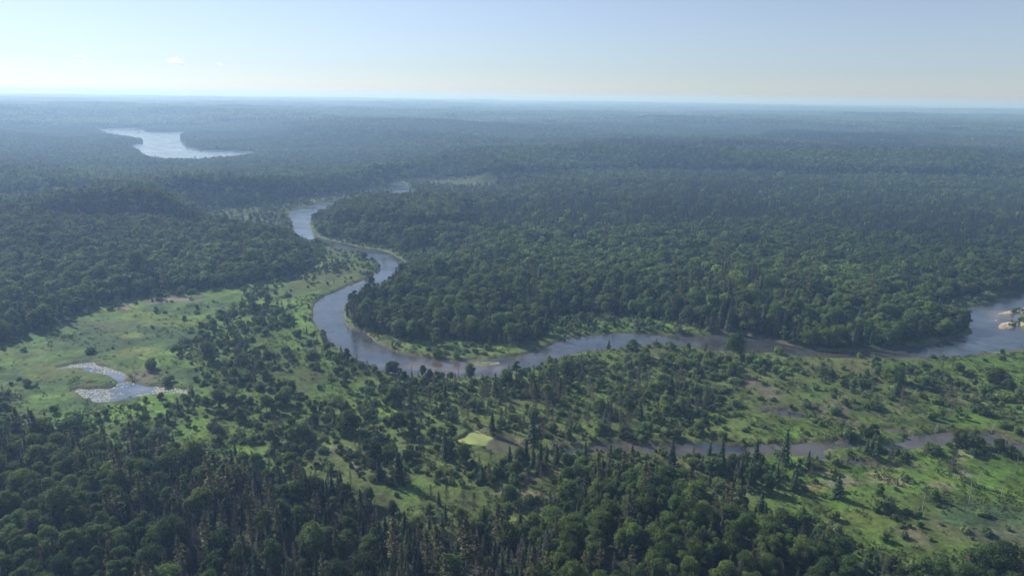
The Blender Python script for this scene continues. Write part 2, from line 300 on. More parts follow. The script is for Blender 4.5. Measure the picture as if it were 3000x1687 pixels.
def crown_wisp(mb, h, w, n, cs, mi=0):
    """thin see-through spire of a tamarack"""
    t = rng.uniform(0.12, 1, n); r = w*.5*(1-t)**.7*rng.uniform(.15, 1.05, n)**.7; a = rng.uniform(0, 6.283, n)
    P = np.stack([np.cos(a)*r, np.sin(a)*r, h*t], 1)
    cards(mb, P, rng.normal(size=(n, 3))+np.array([0, 0, .5]), cs, mi, 0.45)
def twigs(mb, h, w, n, mi=0, thick=1.0):
    for i in range(n):
        t = rng.uniform(.22, .96); a = rng.uniform(0, 6.283); r = w*.5*(1-t)**.55*rng.uniform(.6, 1.15)
        d = np.array([math.cos(a), math.sin(a), 0]); z = h*t
        p0 = np.array([0, 0, z]); p1 = d*r*.55+[0, 0, z+r*rng.uniform(-.05, .30)]; p2 = d*r+[0, 0, z+r*rng.uniform(-.15, .5)]
        tube(mb, [p0, p1, p2], [.055*thick, .045*thick, .02*thick], 3, mi)
        for q in range(2):
            p3 = p1+(rng.normal(size=3)*[.3, .3, .25])*r+[0, 0, .1*r]
            tube(mb, [p1, p3], [.035*thick, .015*thick], 3, mi)
def dome(mb, h, w, nl, n, cs, mi=0):
    for i in range(nl):
        a = rng.uniform(0, 6.283); rr = w*.5*rng.uniform(0, .72); lr = w*rng.uniform(.17, .3)
        c = np.array([math.cos(a)*rr, math.sin(a)*rr, h*rng.uniform(.3, .62)*(1-.35*rr/w)]); r = np.array([lr, lr, h*rng.uniform(.30, .42)])
        blob(mb, c, r*.82, 1, mi, .25)
        d = sphere_pts(n//nl); d[:, 2] = np.abs(d[:, 2])*np.where(rng.random(len(d)) < .85, 1, -1)
        cards(mb, c+d*r*rng.uniform(.8, 1.15, (len(d), 1)), d+rng.normal(size=d.shape)*.5, cs, mi)
# ------------------------------------------------------------------ prototypes: near ones as crown + trunk meshes, the same shapes merged for the far stands
# PRO[kind] = list of dicts(crown mesh, trunk mesh, merged mesh, height, width)
PRO = {}
def near_proto(kind, mats, h, w, fn):
    a = MB(); b = MB(); fn(a, b)
    cm = a.mesh(kind+'_crown', [mats[0]]) if a.n else None
    tm = b.mesh(kind+'_trunk', [mats[1]])
    j = MB()
    if a.n: j.add(np.concatenate(a.v), a.f, 0)
    j.add(np.concatenate(b.v), b.f, 1)
    PRO.setdefault(kind, []).append(dict(crown=cm, trunk=tm, merged=j.mesh(kind+'_whole', list(mats)), h=h, w=w))
for h, w, nl, lo in ((13.5, 9.5, 15, .26), (12.5, 10.5, 17, .14), (15, 8.5, 14, .30), (12, 8.5, 12, .12), (15.5, 11, 18, .22), (13, 6.6, 10, .12), (14, 7.5, 13, .18), (11, 9, 11, .10), (14.5, 5.6, 9, .10), (10, 7, 8, .08)):
    def fn(a, b):
        lb = crown_broad(a, h, w, nl, 3400, 0.36, low=lo, sub=1); trunk_broad(b, h, w, lb)
    near_proto('broad', (M['broad'], M['bark']), h, w, fn)
for h, w, t in ((14, 5.2, 22), (15, 5.6, 24), (12, 5.0, 18), (16, 5.2, 25)):
    def fn(a, b):
        crown_spruce(a, h, w, t, 13); tube(b, [(0, 0, -.8), (0, 0, h*.5), (0, 0, h*.97)], [.2, .13, .03], 6)
    near_proto('spruce', (M['spruce'], M['bark']), h, w, fn)
for h, w, n in ((18, 7.5, 20), (20, 8.5, 22), (16, 7, 18)):
    def fn(a, b):
        crown_pine(a, h, w, n, .42, 46); tube(b, [(0, 0, -.8), (0, 0, h*.5), (0, 0, h*.97)], [.32, .2, .04], 6); twigs(b, h, w*.8, 14)
    near_proto('pine', (M['pine'], M['bark']), h, w, fn)
for h, w, n in ((13, 4.6, 620), (14, 5.2, 760), (11, 4.4, 560)):
    def fn(a, b):
        crown_wisp(a, h, w, n, .30); tube(b, [(0, 0, -.8), (0, 0, h*.5), (0, 0, h)], [.17, .1, .02], 5); twigs(b, h, w*.9, 26)
    near_proto('tamarack', (M['tamarack'], M['dead']), h, w, fn)
for h, w, n in ((13, 4.2, 60), (14.5, 4.6, 70), (11, 3.8, 50)):
    def fn(a, b):
        crown_wisp(a, h, w, n*6, .26); tube(b, [(0, 0, -.8), (.1, 0, h*.5), (0, .1, h)], [.16, .09, .02], 5); twigs(b, h, w, n, 0, .9)
    near_proto('bare', (M['twig'], M['dead']), h, w, fn)
for h, w, n in ((3.0, 4.2, 7), (2.4, 3.6, 6), (3.8, 4.0, 6), (2.6, 5.2, 9)):
    def fn(a, b):
        dome(a, h, w, n, 620, .24)
        for k in range(5):
            an = k*1.26; tube(b, [(0, 0, -.3), (math.cos(an)*w*.12, math.sin(an)*w*.12, h*.25), (math.cos(an)*w*.25, math.sin(an)*w*.25, h*.55)], [.06, .05, .02], 4)
    near_proto('shrub', (M['shrub'], M['bark']), h, w, fn)
def far_proto(name, mats, fn):
    a = MB(); fn(a); return a.mesh(name, list(mats))
FARB = []; FARS = []; FARH = []; FART = []
for k in range(5):
    def fn(a):
        lb = crown_broad(a, 13.5, 10, 9, 380, 0.8); tube(a, [(0, 0, -1), (0, 0, 9)], [.25, .15], 4, 1)
    FARB.append(far_proto('far_broadleaf', (M['broad'], M['bark']), fn))
for k in range(4):
    def fn(a): crown_spruce(a, 14, 5.2, 9, 7, cs=.6); tube(a, [(0, 0, -1), (0, 0, 9)], [.2, .1], 3, 1)
    FARS.append(far_proto('far_spruce', (M['spruce'], M['bark']), fn))
for k in range(3):
    def fn(a): dome(a, 2.9, 4.4, 4, 120, .42)
    FARH.append(far_proto('far_shrub', (M['shrub'],), fn))
for k in range(3):
    def fn(a):
        n = 26; an = rng.uniform(0, 6.28, n); r = rng.uniform(0, .9, n)
        P = np.stack([np.cos(an)*r, np.sin(an)*r, rng.uniform(.15, .6, n)], 1); cards(a, P, rng.normal(size=(n, 3)), .22)
    FART.append(far_proto('sedge_tuft_shape', (M['tuft'],), fn))
PATCH = []
for k in range(4):
    def fn(a):
        for i in range(46):
            x, y = rng.uniform(-24, 24, 2); s = rng.uniform(.75, 1.2)
            if rng.random() < .75:
                blob(a, (x, y, 11*s), (4.6*s, 4.6*s, 4.6*s), 1, 0, .28); cards(a, np.array([x, y, 12*s])+sphere_pts(14)*4.6*s, sphere_pts(14)+[0, 0, .5], 1.5)
            else: crown_spruce(a, 14*s, 5.5, 4, 4, 1, cs=1.0)
    PATCH.append(far_proto('far_stand_patch', (M['broad'], M['spruce']), fn))
# ------------------------------------------------------------------ ground sheet
ang_in = np.radians(np.linspace(-46, 46, 961)); ang = np.concatenate([np.radians(np.linspace(-80, -46.6, 40)), ang_in, np.radians(np.linspace(46.6, 80, 40))])
rr_ = np.concatenate([np.linspace(15, 88, 20), np.geomspace(90, 3000, 760), np.geomspace(3020, 40000, 170)])
AA, RR = np.meshgrid(ang, rr_); gx = (RR*np.sin(AA)).ravel(); gy = (RR*np.cos(AA)).ravel()
gz, gd = full_z(gx, gy)
nr, na = AA.shape
def grid_mesh(name, keep=None, z=None):
    idx = np.arange(nr*na).reshape(nr, na)
    q = np.stack([idx[:-1, :-1], idx[:-1, 1:], idx[1:, 1:], idx[1:, :-1]], -1).reshape(-1, 4)[:, ::-1]
    if keep is not None: q = q[keep[q].any(1)]
    used, inv = np.unique(q, return_inverse=True); q = inv.reshape(-1, 4)
    co = np.stack([gx[used], gy[used], (gz if z is None else np.full(gx.shape, z))[used]], 1)
    me = bpy.data.meshes.new(name); me.vertices.add(len(co)); me.vertices.foreach_set('co', co.ravel().astype(np.float32))
    me.loops.add(q.size); me.loops.foreach_set('vertex_index', q.ravel().astype(np.int32))
    me.polygons.add(len(q)); me.polygons.foreach_set('loop_start', np.arange(0, q.size, 4, dtype=np.int32))
    me.update(calc_edges=True); me.polygons.foreach_set('use_smooth', np.ones(len(q), bool))
    return me, used
# colours of the ground cover (surface colours, patches with their own outline)
def E(cx, cy, rx, ry):                                          # ellipse in photo pixels -> world polygon
    t = np.linspace(0, 2*math.pi, 18, endpoint=False); return G(np.stack([cx+rx*np.cos(t), cy+ry*np.sin(t)], 1))
GRASS = np.array((0.092,0.155,0.026)); FORESTF = np.array((0.030,0.040,0.018))
col = np.tile(GRASS, (gx.size, 1))
n_a = fbm(gx, gy, 38, 0)[:, None]; n_b = fbm(gx, gy, 12, 3)[:, None]; n_c = fbm(gx, gy, 85, 6)[:, None]
col = col*(0.35+1.3*n_a)*(.75+.5*fbm(gx*.35+gy*.2, gy*1.6-gx*.3, 9, 7)[:, None])
col = col*(1-sm(.55, .72, n_b)*.5)+np.array((0.075,0.085,0.030))*sm(.55, .72, n_b)*.5
col = col*(1-sm(.5, .7, n_c)*.55)+np.array((0.095,0.100,0.040))*sm(.5, .7, n_c)*.55
def paint(poly, c, soft=4.0, amt=1.0, k=2, ns=9.0):
    global col
    d = sdist(poly, gx, gy, 60)+(fbm(gx, gy, ns, k)-.5)*soft*3
    a = (sm(soft*.5, -soft*.5, d)*amt)[:, None]
    col = col*(1-a)+np.array(c)*a
MARSH = G26([(-400,1040),(-200,935),(0,872),(240,785),(520,735),(620,728),(600,760),(520,800),(480,840),(475,900),(500,950),(560,1000),(600,1040),(540,1020),(440,1005),(330,1020),(200,1035),(80,1025),(40,985),(-100,990)])
paint(MARSH, (0.088,0.130,0.034), 10, .45)
_i = inside(MARSH, gx, gy); _a = fbm(gx*.45, gy, 26, 2); _b = fbm(gx*.6, gy, 9, 7); _c = vn(gx*.5, gy, 3.5, 1)
_w = (_i*sm(.50, .60, _a))[:, None]*.75; col = col*(1-_w)+np.array((.038,.078,.026))*_w
_w = (_i*sm(.46, .36, _a))[:, None]*.7; col = col*(1-_w)+np.array((.135,.165,.045))*_w
_w = (_i*sm(.56, .66, _b))[:, None]*.4; col = col*(1-_w)+np.array((.075,.12,.035))*_w
col = np.where(_i[:, None], col*np.array((1.12, 1.18, .95)), col)
col = col*(1+(_i*(_c-.5)*.7)[:, None])
for cx, cy, rx, ry, c, am in ((330,1000,150,22,(0.045,0.080,0.030),.8), (300,955,120,14,(0.085,0.11,0.05),.7), (480,985,90,26,(0.040,0.078,0.028),.8), (405,985,50,8,(0.150,0.190,0.045),.9), (425,1040,45,12,(0.150,0.185,0.045),.8),
        (180,1085,140,28,(0.118,0.140,0.038),.8), (500,1095,60,20,(0.05,0.090,0.030),.8), (60,1040,80,12,(0.12,0.155,0.05),.6), (260,1170,120,14,(0.045,0.085,0.026),.8), (600,1060,60,12,(0.13,0.165,0.045),.6), (160,1010,90,9,(0.11,0.145,0.05),.6),
        (740,1165,90,18,(0.10,0.175,0.025),.9), (860,1205,60,16,(0.10,0.175,0.025),.8), (690,1260,60,18,(0.11,0.165,0.030),.9), (1100,1150,60,16,(0.10,0.165,0.03),.8), (1740,1165,60,14,(0.14,0.18,0.05),.8),
        (2480,1085,130,34,(0.118,0.120,0.048),.85), (2700,1130,150,30,(0.105,0.125,0.040),.7), (2860,1170,120,14,(0.13,0.13,0.06),.7), (2400,1160,90,20,(0.078,0.125,0.024),.8), (2550,1200,60,20,(0.07,0.13,0.02),.8),
        (2190,1125,26,10,(0.155,0.130,0.10),.9), (2240,1155,44,14,(0.150,0.130,0.10),.9), (2575,1215,36,13,(0.125,0.105,0.080),.9), (2450,1200,46,14,(0.130,0.115,0.085),.9), (2260,1205,45,10,(0.10,0.095,0.065),.8), (2470,1170,30,8,(0.13,0.12,0.085),.7),
        (2420,1330,90,14,(0.075,0.120,0.020),.8), (2480,1365,150,22,(0.070,0.130,0.018),.8), (2360,1390,100,22,(0.06,0.115,0.018),.7), (2900,1380,110,40,(0.082,0.150,0.020),.8), (2750,1330,100,16,(0.08,0.145,0.02),.8), (2500,1520,140,40,(0.105,0.135,0.030),.8), (2650,1560,110,24,(0.105,0.130,0.032),.8), (2340,1480,80,16,(0.085,0.12,0.03),.7),
        (2830,1345,30,12,(0.20,0.18,0.12),.9), (2860,1335,22,6,(0.27,0.25,0.14),.9), (2470,1418,42,8,(0.19,0.175,0.12),.9), (2490,1430,30,6,(0.21,0.19,0.13),.9), (2450,1395,46,5,(0.24,0.22,0.12),.9), (2580,1402,16,6,(0.26,0.24,0.13),.9), (2590,1416,50,3,(0.22,0.20,0.11),.9), (2400,1385,26,5,(0.21,0.19,0.11),.9), (2745,1428,32,3,(0.20,0.19,0.11),.9), (2388,1430,16,3,(0.22,0.20,0.08),.9), (2815,1395,12,4,(0.24,0.22,0.16),.9),
        (2890,1520,110,26,(0.060,0.100,0.045),.8), (2740,1550,30,10,(0.17,0.15,0.11),.8), (2680,1575,18,7,(0.15,0.13,0.09),.8), (2945,1545,40,10,(0.145,0.13,0.095),.7), (2900,1600,90,12,(0.12,0.11,0.08),.6),
        (470,885,110,6,(0.150,0.125,0.105),.9), (500,880,60,4,(0.22,0.17,0.145),.9), (374,908,14,2,(0.28,0.22,0.18),.9), (560,872,50,4,(0.17,0.135,0.115),.9), (430,1118,60,12,(0.145,0.125,0.09),.85),
        (1520,1452,60,11,(0.22,0.175,0.15),.95), (1420,1440,50,12,(0.09,0.12,0.04),.8), (1640,1318,30,4,(0.16,0.14,0.09),.8), (1660,1300,30,5,(0.13,0.12,0.08),.8), (1250,1440,130,16,(0.09,0.14,0.03),.9), (1640,1385,40,10,(0.10,0.14,0.035),.9),
        (1420,543,60,4,(0.20,0.22,0.09),.9), (1350,538,60,3,(0.13,0.16,0.06),.9), (2490,492,26,3,(0.22,0.17,0.13),1), (1500,577,12,2,(0.25,0.25,0.15),.9), (1330,733,24,7,(0.14,0.155,0.07),.9)):
    paint(E(cx, cy, rx, ry), c, 2.5+min(8, ry*0.4), am, 2, 6+ry*.5)
paint(G26([(900,835),(960,845),(1080,872),(1300,872),(1420,850),(1530,845),(1440,880),(1300,920),(1200,930),(1050,915),(960,890),(900,850)]), (0.110,0.155,0.045), 3, .9)
paint(G26([(800,592),(900,612),(1000,632),(1000,655),(930,640),(820,612)]), (0.100,0.140,0.048), 5, .55)
paint(G26([(2330,760),(2400,755),(2405,790),(2345,800)]), (0.12,0.165,0.045), 3, .9)
paint(TRACK, (0.20,0.175,0.135), 1.2, .95, 2, 4)
# forest floor wherever closed forest stands
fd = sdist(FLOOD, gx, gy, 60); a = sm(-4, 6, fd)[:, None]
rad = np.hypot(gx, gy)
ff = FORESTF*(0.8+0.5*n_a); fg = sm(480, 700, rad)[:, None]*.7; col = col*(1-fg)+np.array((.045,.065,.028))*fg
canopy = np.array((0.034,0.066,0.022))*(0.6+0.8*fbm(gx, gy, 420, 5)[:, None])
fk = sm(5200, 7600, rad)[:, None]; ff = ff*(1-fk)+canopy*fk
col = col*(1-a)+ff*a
for cx, cy, rx, ry, c, am in ((2490,492,26,3,(0.22,0.17,0.13),1),): paint(E(cx, cy, rx, ry), c, 6, am)
# water margins: mud, sand
rim = sm(4.5, 0.5, gd)*sm(800, 380, rad)
rim = (rim*(.35+.65*sm(.4, .6, fbm(gx, gy, 16, 1))))[:, None]
col = col*(1-rim*.8)+np.array((0.120,0.105,0.062))*rim*.8
bd = np.full(gx.shape, 60.0)
for p in BARS[1:]: bd = np.minimum(bd, sdist(p, gx, gy, 60))
k = sm(2.0, 0.3, bd)[:, None]; col = col*(1-k)+np.array((0.42,0.34,0.25))*k
k = sm(-0.6, -1.8, sdist(BARS[3], gx, gy, 60)+(n_b[:, 0]-.5)*3)[:, None]; col = col*(1-k)+np.array((0.11,0.15,0.05))*k
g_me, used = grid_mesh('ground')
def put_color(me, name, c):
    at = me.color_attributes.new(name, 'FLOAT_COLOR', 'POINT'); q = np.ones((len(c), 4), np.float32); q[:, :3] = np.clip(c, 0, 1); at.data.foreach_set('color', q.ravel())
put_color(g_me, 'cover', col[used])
def ground_mat():
    mt, nt = new_mat('marsh_grass_and_soil'); L = nt.links.new
    out = nd(nt, 'ShaderNodeOutputMaterial'); p = nd(nt, 'ShaderNodeBsdfPrincipled'); p.inputs['Roughness'].default_value = .9; p.inputs['Specular IOR Level'].default_value = .15
    at = nd(nt, 'ShaderNodeVertexColor', layer_name='cover'); gm = nd(nt, 'ShaderNodeNewGeometry')
    n1 = nd(nt, 'ShaderNodeTexNoise'); n1.inputs['Scale'].default_value = .55; n1.inputs['Detail'].default_value = 8; n1.inputs['Roughness'].default_value = .7
    n2 = nd(nt, 'ShaderNodeTexNoise'); n2.inputs['Scale'].default_value = .09; n2.inputs['Detail'].default_value = 6; n2.inputs['Distortion'].default_value = .8
    L(gm.outputs['Position'], n1.inputs['Vector']); L(gm.outputs['Position'], n2.inputs['Vector'])
    a = nd(nt, 'ShaderNodeMapRange'); a.inputs['From Min'].default_value = .3; a.inputs['From Max'].default_value = .7; a.inputs['To Min'].default_value = .45; a.inputs['To Max'].default_value = 1.5
    b = nd(nt, 'ShaderNodeMapRange'); b.inputs['From Min'].default_value = .3; b.inputs['From Max'].default_value = .7; b.inputs['To Min'].default_value = .6; b.inputs['To Max'].default_value = 1.4
    L(n1.outputs['Fac'], a.inputs['Value']); L(n2.outputs['Fac'], b.inputs['Value'])
    mu = nd(nt, 'ShaderNodeMath', operation='MULTIPLY'); L(a.outputs[0], mu.inputs[0]); L(b.outputs[0], mu.inputs[1])
    hv = nd(nt, 'ShaderNodeHueSaturation'); L(at.outputs['Color'], hv.inputs['Color']); L(mu.outputs[0], hv.inputs['Value'])
    h2 = nd(nt, 'ShaderNodeMapRange'); h2.inputs['From Min'].default_value = .3; h2.inputs['From Max'].default_value = .7; h2.inputs['To Min'].default_value = .485; h2.inputs['To Max'].default_value = .52
    L(n2.outputs['Color'], h2.inputs['Value']); L(h2.outputs[0], hv.inputs['Hue'])
    L(hv.outputs[0], p.inputs['Base Color'])
    bp = nd(nt, 'ShaderNodeBump'); bp.inputs['Distance'].default_value = 1.2; bp.inputs['Strength'].default_value = .6
    L(n1.outputs['Fac'], bp.inputs['Height']); L(bp.outputs[0], p.inputs['Normal']); L(p.outputs[0], out.inputs['Surface'])
    return mt
def tag(o, label=None, cat=None, group=None, kind=None):
    if label: o['label'] = label
    if cat: o['category'] = cat
    if group: o['group'] = group
    if kind: o['kind'] = kind
    return o
def link(name, data, loc=(0, 0, 0)):
    o = bpy.data.objects.new(name, data); o.location = loc; root_col.objects.link(o); return o
g_me.materials.append(ground_mat())
tag(link('ground', g_me), 'green valley floor and rolling forest floor reaching the horizon', 'ground', kind='structure')
# ------------------------------------------------------------------ water sheets
def water_mat(name, deep, bump=.35, scale=.35, rough=.07, ior=1.95):
    mt, nt = new_mat(name); L = nt.links.new
    out = nd(nt, 'ShaderNodeOutputMaterial'); p = nd(nt, 'ShaderNodeBsdfPrincipled'); p.inputs['Roughness'].default_value = rough; p.inputs['IOR'].default_value = ior
    at = nd(nt, 'ShaderNodeVertexColor', layer_name='water_tint'); gm = nd(nt, 'ShaderNodeNewGeometry')
    n0 = nd(nt, 'ShaderNodeTexNoise'); n0.inputs['Scale'].default_value = .06; n0.inputs['Detail'].default_value = 6; n0.inputs['Distortion'].default_value = 1.2
    L(gm.outputs['Position'], n0.inputs['Vector'])
    v = nd(nt, 'ShaderNodeMapRange'); v.inputs['From Min'].default_value = .35; v.inputs['From Max'].default_value = .65; v.inputs['To Min'].default_value = .6; v.inputs['To Max'].default_value = 1.45
    L(n0.outputs['Fac'], v.inputs['Value']); hv = nd(nt, 'ShaderNodeHueSaturation'); L(at.outputs['Color'], hv.inputs['Color']); L(v.outputs[0], hv.inputs['Value']); L(hv.outputs[0], p.inputs['Base Color'])
    n1 = nd(nt, 'ShaderNodeTexNoise'); n1.inputs['Scale'].default_value = scale; n1.inputs['Detail'].default_value = 7; n1.inputs['Roughness'].default_value = .62; n1.inputs['Distortion'].default_value = .5
    L(gm.outputs['Position'], n1.inputs['Vector'])
    rr = nd(nt, 'ShaderNodeMapRange'); rr.inputs['From Min'].default_value = .42; rr.inputs['From Max'].default_value = .6; rr.inputs['To Min'].default_value = rough*.6; rr.inputs['To Max'].default_value = rough+.22
    mp = nd(nt, 'ShaderNodeMapping'); mp.inputs['Scale'].default_value = (.02, .07, 1); n3 = nd(nt, 'ShaderNodeTexNoise'); n3.inputs['Scale'].default_value = 1; n3.inputs['Detail'].default_value = 7; n3.inputs['Distortion'].default_value = 1.5
    L(gm.outputs['Position'], mp.inputs['Vector']); L(mp.outputs[0], n3.inputs['Vector']); L(n3.outputs['Fac'], rr.inputs['Value']); L(rr.outputs[0], p.inputs['Roughness'])
    bp = nd(nt, 'ShaderNodeBump'); bp.inputs['Distance'].default_value = .35; bp.inputs['Strength'].default_value = bump
    L(n1.outputs['Fac'], bp.inputs['Height']); L(bp.outputs[0], p.inputs['Normal'])
    L(p.outputs[0], out.inputs['Surface']); return mt
def water_obj(name, polys, mat, label, tintfn):
    keep = np.zeros(gx.shape, bool); dd = np.full(gx.shape, 60.0)
    for p in polys: dd = np.minimum(dd, sdist(p, gx, gy, 40))
    keep = dd < np.maximum(4.5, rad*.009)
    me, us = grid_mesh(name, keep, 0.0)
    put_color(me, 'water_tint', tintfn(gx[us], gy[us], dd[us])); me.materials.append(mat)
    return tag(link(name, me), label, 'water', kind='structure')
DEEP = np.array((0.040,0.055,0.066)); BROWN = np.array((0.058,0.048,0.038)); SAND = np.array((0.150,0.120,0.092))
SH = [(E(1230,1072,170,15), 1.0, SAND*.8), (E(1110,1022,60,26), .9, BROWN), (E(1420,1080,110,9), .9, SAND*.9), (E(1960,1002,150,14), .8, BROWN), (E(2120,1010,90,9), .9, BROWN), (E(2250,1018,130,12), .8, BROWN*.8), (E(2380,1040,90,6), .9, BROWN), (E(2540,1035,120,8), .7, BROWN*.9), (E(2930,925,50,22), .9, SAND), (E(2955,955,45,14), .8, BROWN), (E(960,700,50,9), .7, BROWN), (E(1060,1000,30,22), .8, BROWN), (E(1590,1045,90,6), .7, SAND*.8)]
def river_bed(x, y, d):
    c = np.tile(DEEP, (len(x), 1))
    s = sm(-7, -0.5, d+(fbm(x, y, 18, 4)-.5)*5)[:, None]*.7; c = c*(1-s)+BROWN*s
    for p, am, cc in SH:
        q = (sm(6, -9, sdist(p, x, y, 40)+(fbm(x, y, 14, 2)-.5)*14)*am)[:, None]; c = c*(1-q)+cc*q
    return c
wm = water_mat('river_water', DEEP)
water_obj('river', [RIVER], wm, 'shallow blue brown river winding through the forest', river_bed)
flat = lambda c: (lambda x, y, d: np.tile(np.array(c), (len(x), 1)))
water_obj('lake', [WATERS[1][1], WATERS[2][1]], water_mat('lake_water', DEEP, .5, .12, .12, 2.3), 'pale sunlit lake far away at upper left', flat((.02,.03,.04)))
water_obj('far_pond', [WATERS[3][1]], water_mat('far_pond_water', DEEP, .25, .3), 'small bright pond far behind the river bend', flat((.02,.03,.04)))
water_obj('marsh_pond', [WATERS[4][1]], water_mat('marsh_pond_water', DEEP, .06, .5, .02, 3.0), 'branching marsh pond in the left meadow', flat((.06,.07,.085)))  # sky reflection partly painted in: base colour lifted above plain water
water_obj('slough', [w[1] for w in WATERS[5:9]], water_mat('slough_water', DEEP, .1, .5, .10, 1.6), 'dark still sloughs in the right hand marsh', lambda x, y, d: (lambda s: DEEP*.8*(1-s)+np.array((.072,.064,.05))*s)(sm(.36, .52, fbm(x, y, 20, 3))[:, None]))
def duck_mat():
    return water_mat('duckweed_water', DEEP, .1, .8, .45, 1.2)
water_obj('duckweed_pond', [WATERS[9][1]], duck_mat(), 'yellow green pond covered with duckweed', lambda x, y, d: (lambda s: np.array((.22,.26,.09))*(1-s)+np.array((.08,.08,.05))*s)(sm(.45, .62, fbm(x, y, 9, 3)+.25*sm(unproj(np.array([1440.,1300.]))[0], unproj(np.array([1530.,1315.]))[0], x))[:, None]))
# ------------------------------------------------------------------ planting
PEN_GRASS = G26([(900,835),(960,845),(1080,868),(1300,870),(1420,850),(1560,842),(1440,880),(1300,920),(1200,930),(1050,915),(960,890),(900,850)])
PINEPL = G26([(1150,560),(1260,520),(1320,490),(1700,475),(2100,480),(2600,500),(3400,560),(3400,640),(2576,610),(2400,650),(2200,668),(1850,690),(1600,650),(1450,640),(1350,600),(1200,600)])
PENB = G26([(860,690),(960,680),(1100,640),(1250,620),(1450,650),(1600,660),(1850,700),(2200,680),(2600,640),(3400,700),(3400,740),(2500,740),(2330,780),(2450,850),(2200,880),(1900,855),(1740,830),(1500,790),(1380,800),(1350,840),(1300,870),(1000,870),(860,820)])
PENMIX = G26([(1680,720),(1800,700),(2000,760),(2040,870),(1880,860),(1740,830)])
NEARBROWN = G26([(520,1190),(860,1200),(960,1260),(1100,1300),(1240,1290),(1370,1290),(1370,1400),(1250,1500),(1200,1700),(500,1700),(350,1500),(420,1330)])
NEARBL = G26([(-400,1180),(100,1200),(330,1290),(420,1400),(500,1700),(300,2000),(-800,1900)])
NEARKN = G26([(1400,1260),(1560,1240),(1700,1260),(1950,1350),(2080,1420),(2140,1500),(2200,1900),(1200,1900),(1280,1460)])
NEARGR = G26([(2060,1390),(2300,1440),(2700,1480),(2900,1900),(2250,1900),(2100,1480)])
SPARSE = G26([(480,830),(560,790),(700,735),(760,700),(800,760),(700,800),(600,830),(640,880),(760,885),(860,905),(900,960),(1000,1000),(900,1050),(800,1070),(650,1070),(560,1040),(480,960)])
TAMZ = G26([(1040,990),(1250,960),(1500,940),(1700,960),(1760,1040),(1660,1100),(1450,1110),(1150,1090),(1040,1050)])
RMEAD = G26([(1990,905),(2150,915),(2600,890),(3200,880),(3200,1060),(2576,1070),(2330,1080),(2150,1085),(1950,1040),(1880,960)])
RMARSH = G26([(1640,1215),(1780,1215),(1860,1190),(1990,1150),(2150,1140),(2576,1130),(3400,1180),(3400,1500),(2576,1420),(2260,1420),(2000,1310),(1800,1250)])
DENSE1 = G26([(-400,1010),(40,1000),(70,1030),(200,1045),(420,1020),(540,1040),(560,1110),(520,1170),(-400,1080)])
DENSE2 = G26([(650,1080),(900,1080),(1160,1110),(1330,1130),(1420,1160),(1330,1200),(1180,1225),(1050,1240),(930,1230),(860,1180),(640,1150)])
LBANK = G26([(680,705),(745,680),(780,700),(800,745),(785,800),(830,880),(780,900),(660,840),(600,870),(560,850),(590,810),(650,770)])
LOBE = G26([(775,640),(800,620),(900,640),(960,665),(930,700),(860,728),(800,750),(775,700)])
DARKP = C(2000, 200, [(500,580),(620,520),(800,520),(950,540),(1400,555),(1700,560),(2330,580),(2330,615),(1900,600),(1650,600),(1600,660),(1400,665),(1050,640),(700,600)])
STRIP = G26([(1350,828),(1380,800),(1500,790),(1620,795),(1760,826),(1800,850),(1700,848),(1600,845),(1450,852)])
ISL = G26([(1680,1165),(1800,1140),(1950,1130),(1990,1170),(1930,1225),(1850,1235),(1760,1205),(1680,1195)])
UPSHR = G26([(990,655),(1000,640),(1080,625),(1180,610),(1180,645),(1050,670)])
RBANKB = G26([(1540,905),(1700,890),(1850,905),(2000,915),(1960,960),(1800,960),(1600,930)])
OPEN = [E(1450,1322,115,44), E(1190,1440,130,26), E(720,1325,110,16), E(1172,610,44,14), E(740,1165,85,16), E(690,1260,60,16), E(860,1205,50,12), E(1740,1165,50,12), E(1380,1440,210,16), E(1640,1385,50,12), E(2190,1125,26,10), E(2240,1155,44,14), E(2575,1215,36,13), E(1520,1455,62,13), E(1350,538,130,7), E(2490,492,28,4), E(2480,1080,90,22), E(1640,1310,80,9)]
def wedge_points(r0, r1, s, half=43.0, jit=.42):
    xs = np.arange(-r1*math.sin(math.radians(half)), r1*math.sin(math.radians(half)), s); ys = np.arange(max(60, r0*.68), r1, s*.87)
    X, Y = np.meshgrid(xs, ys); X[::2] += s/2; X = X+rng.uniform(-jit, jit, X.shape)*s; Y = Y+rng.uniform(-jit, jit, Y.shape)*s
    X = X.ravel(); Y = Y.ravel(); r = np.hypot(X, Y); a = np.degrees(np.abs(np.arctan2(X, Y)))
    k = (r >= r0) & (r < r1) & (a < half); return X[k], Y[k]
KINDS = ['broad', 'spruce', 'pine', 'tamarack', 'bare', 'shrub']
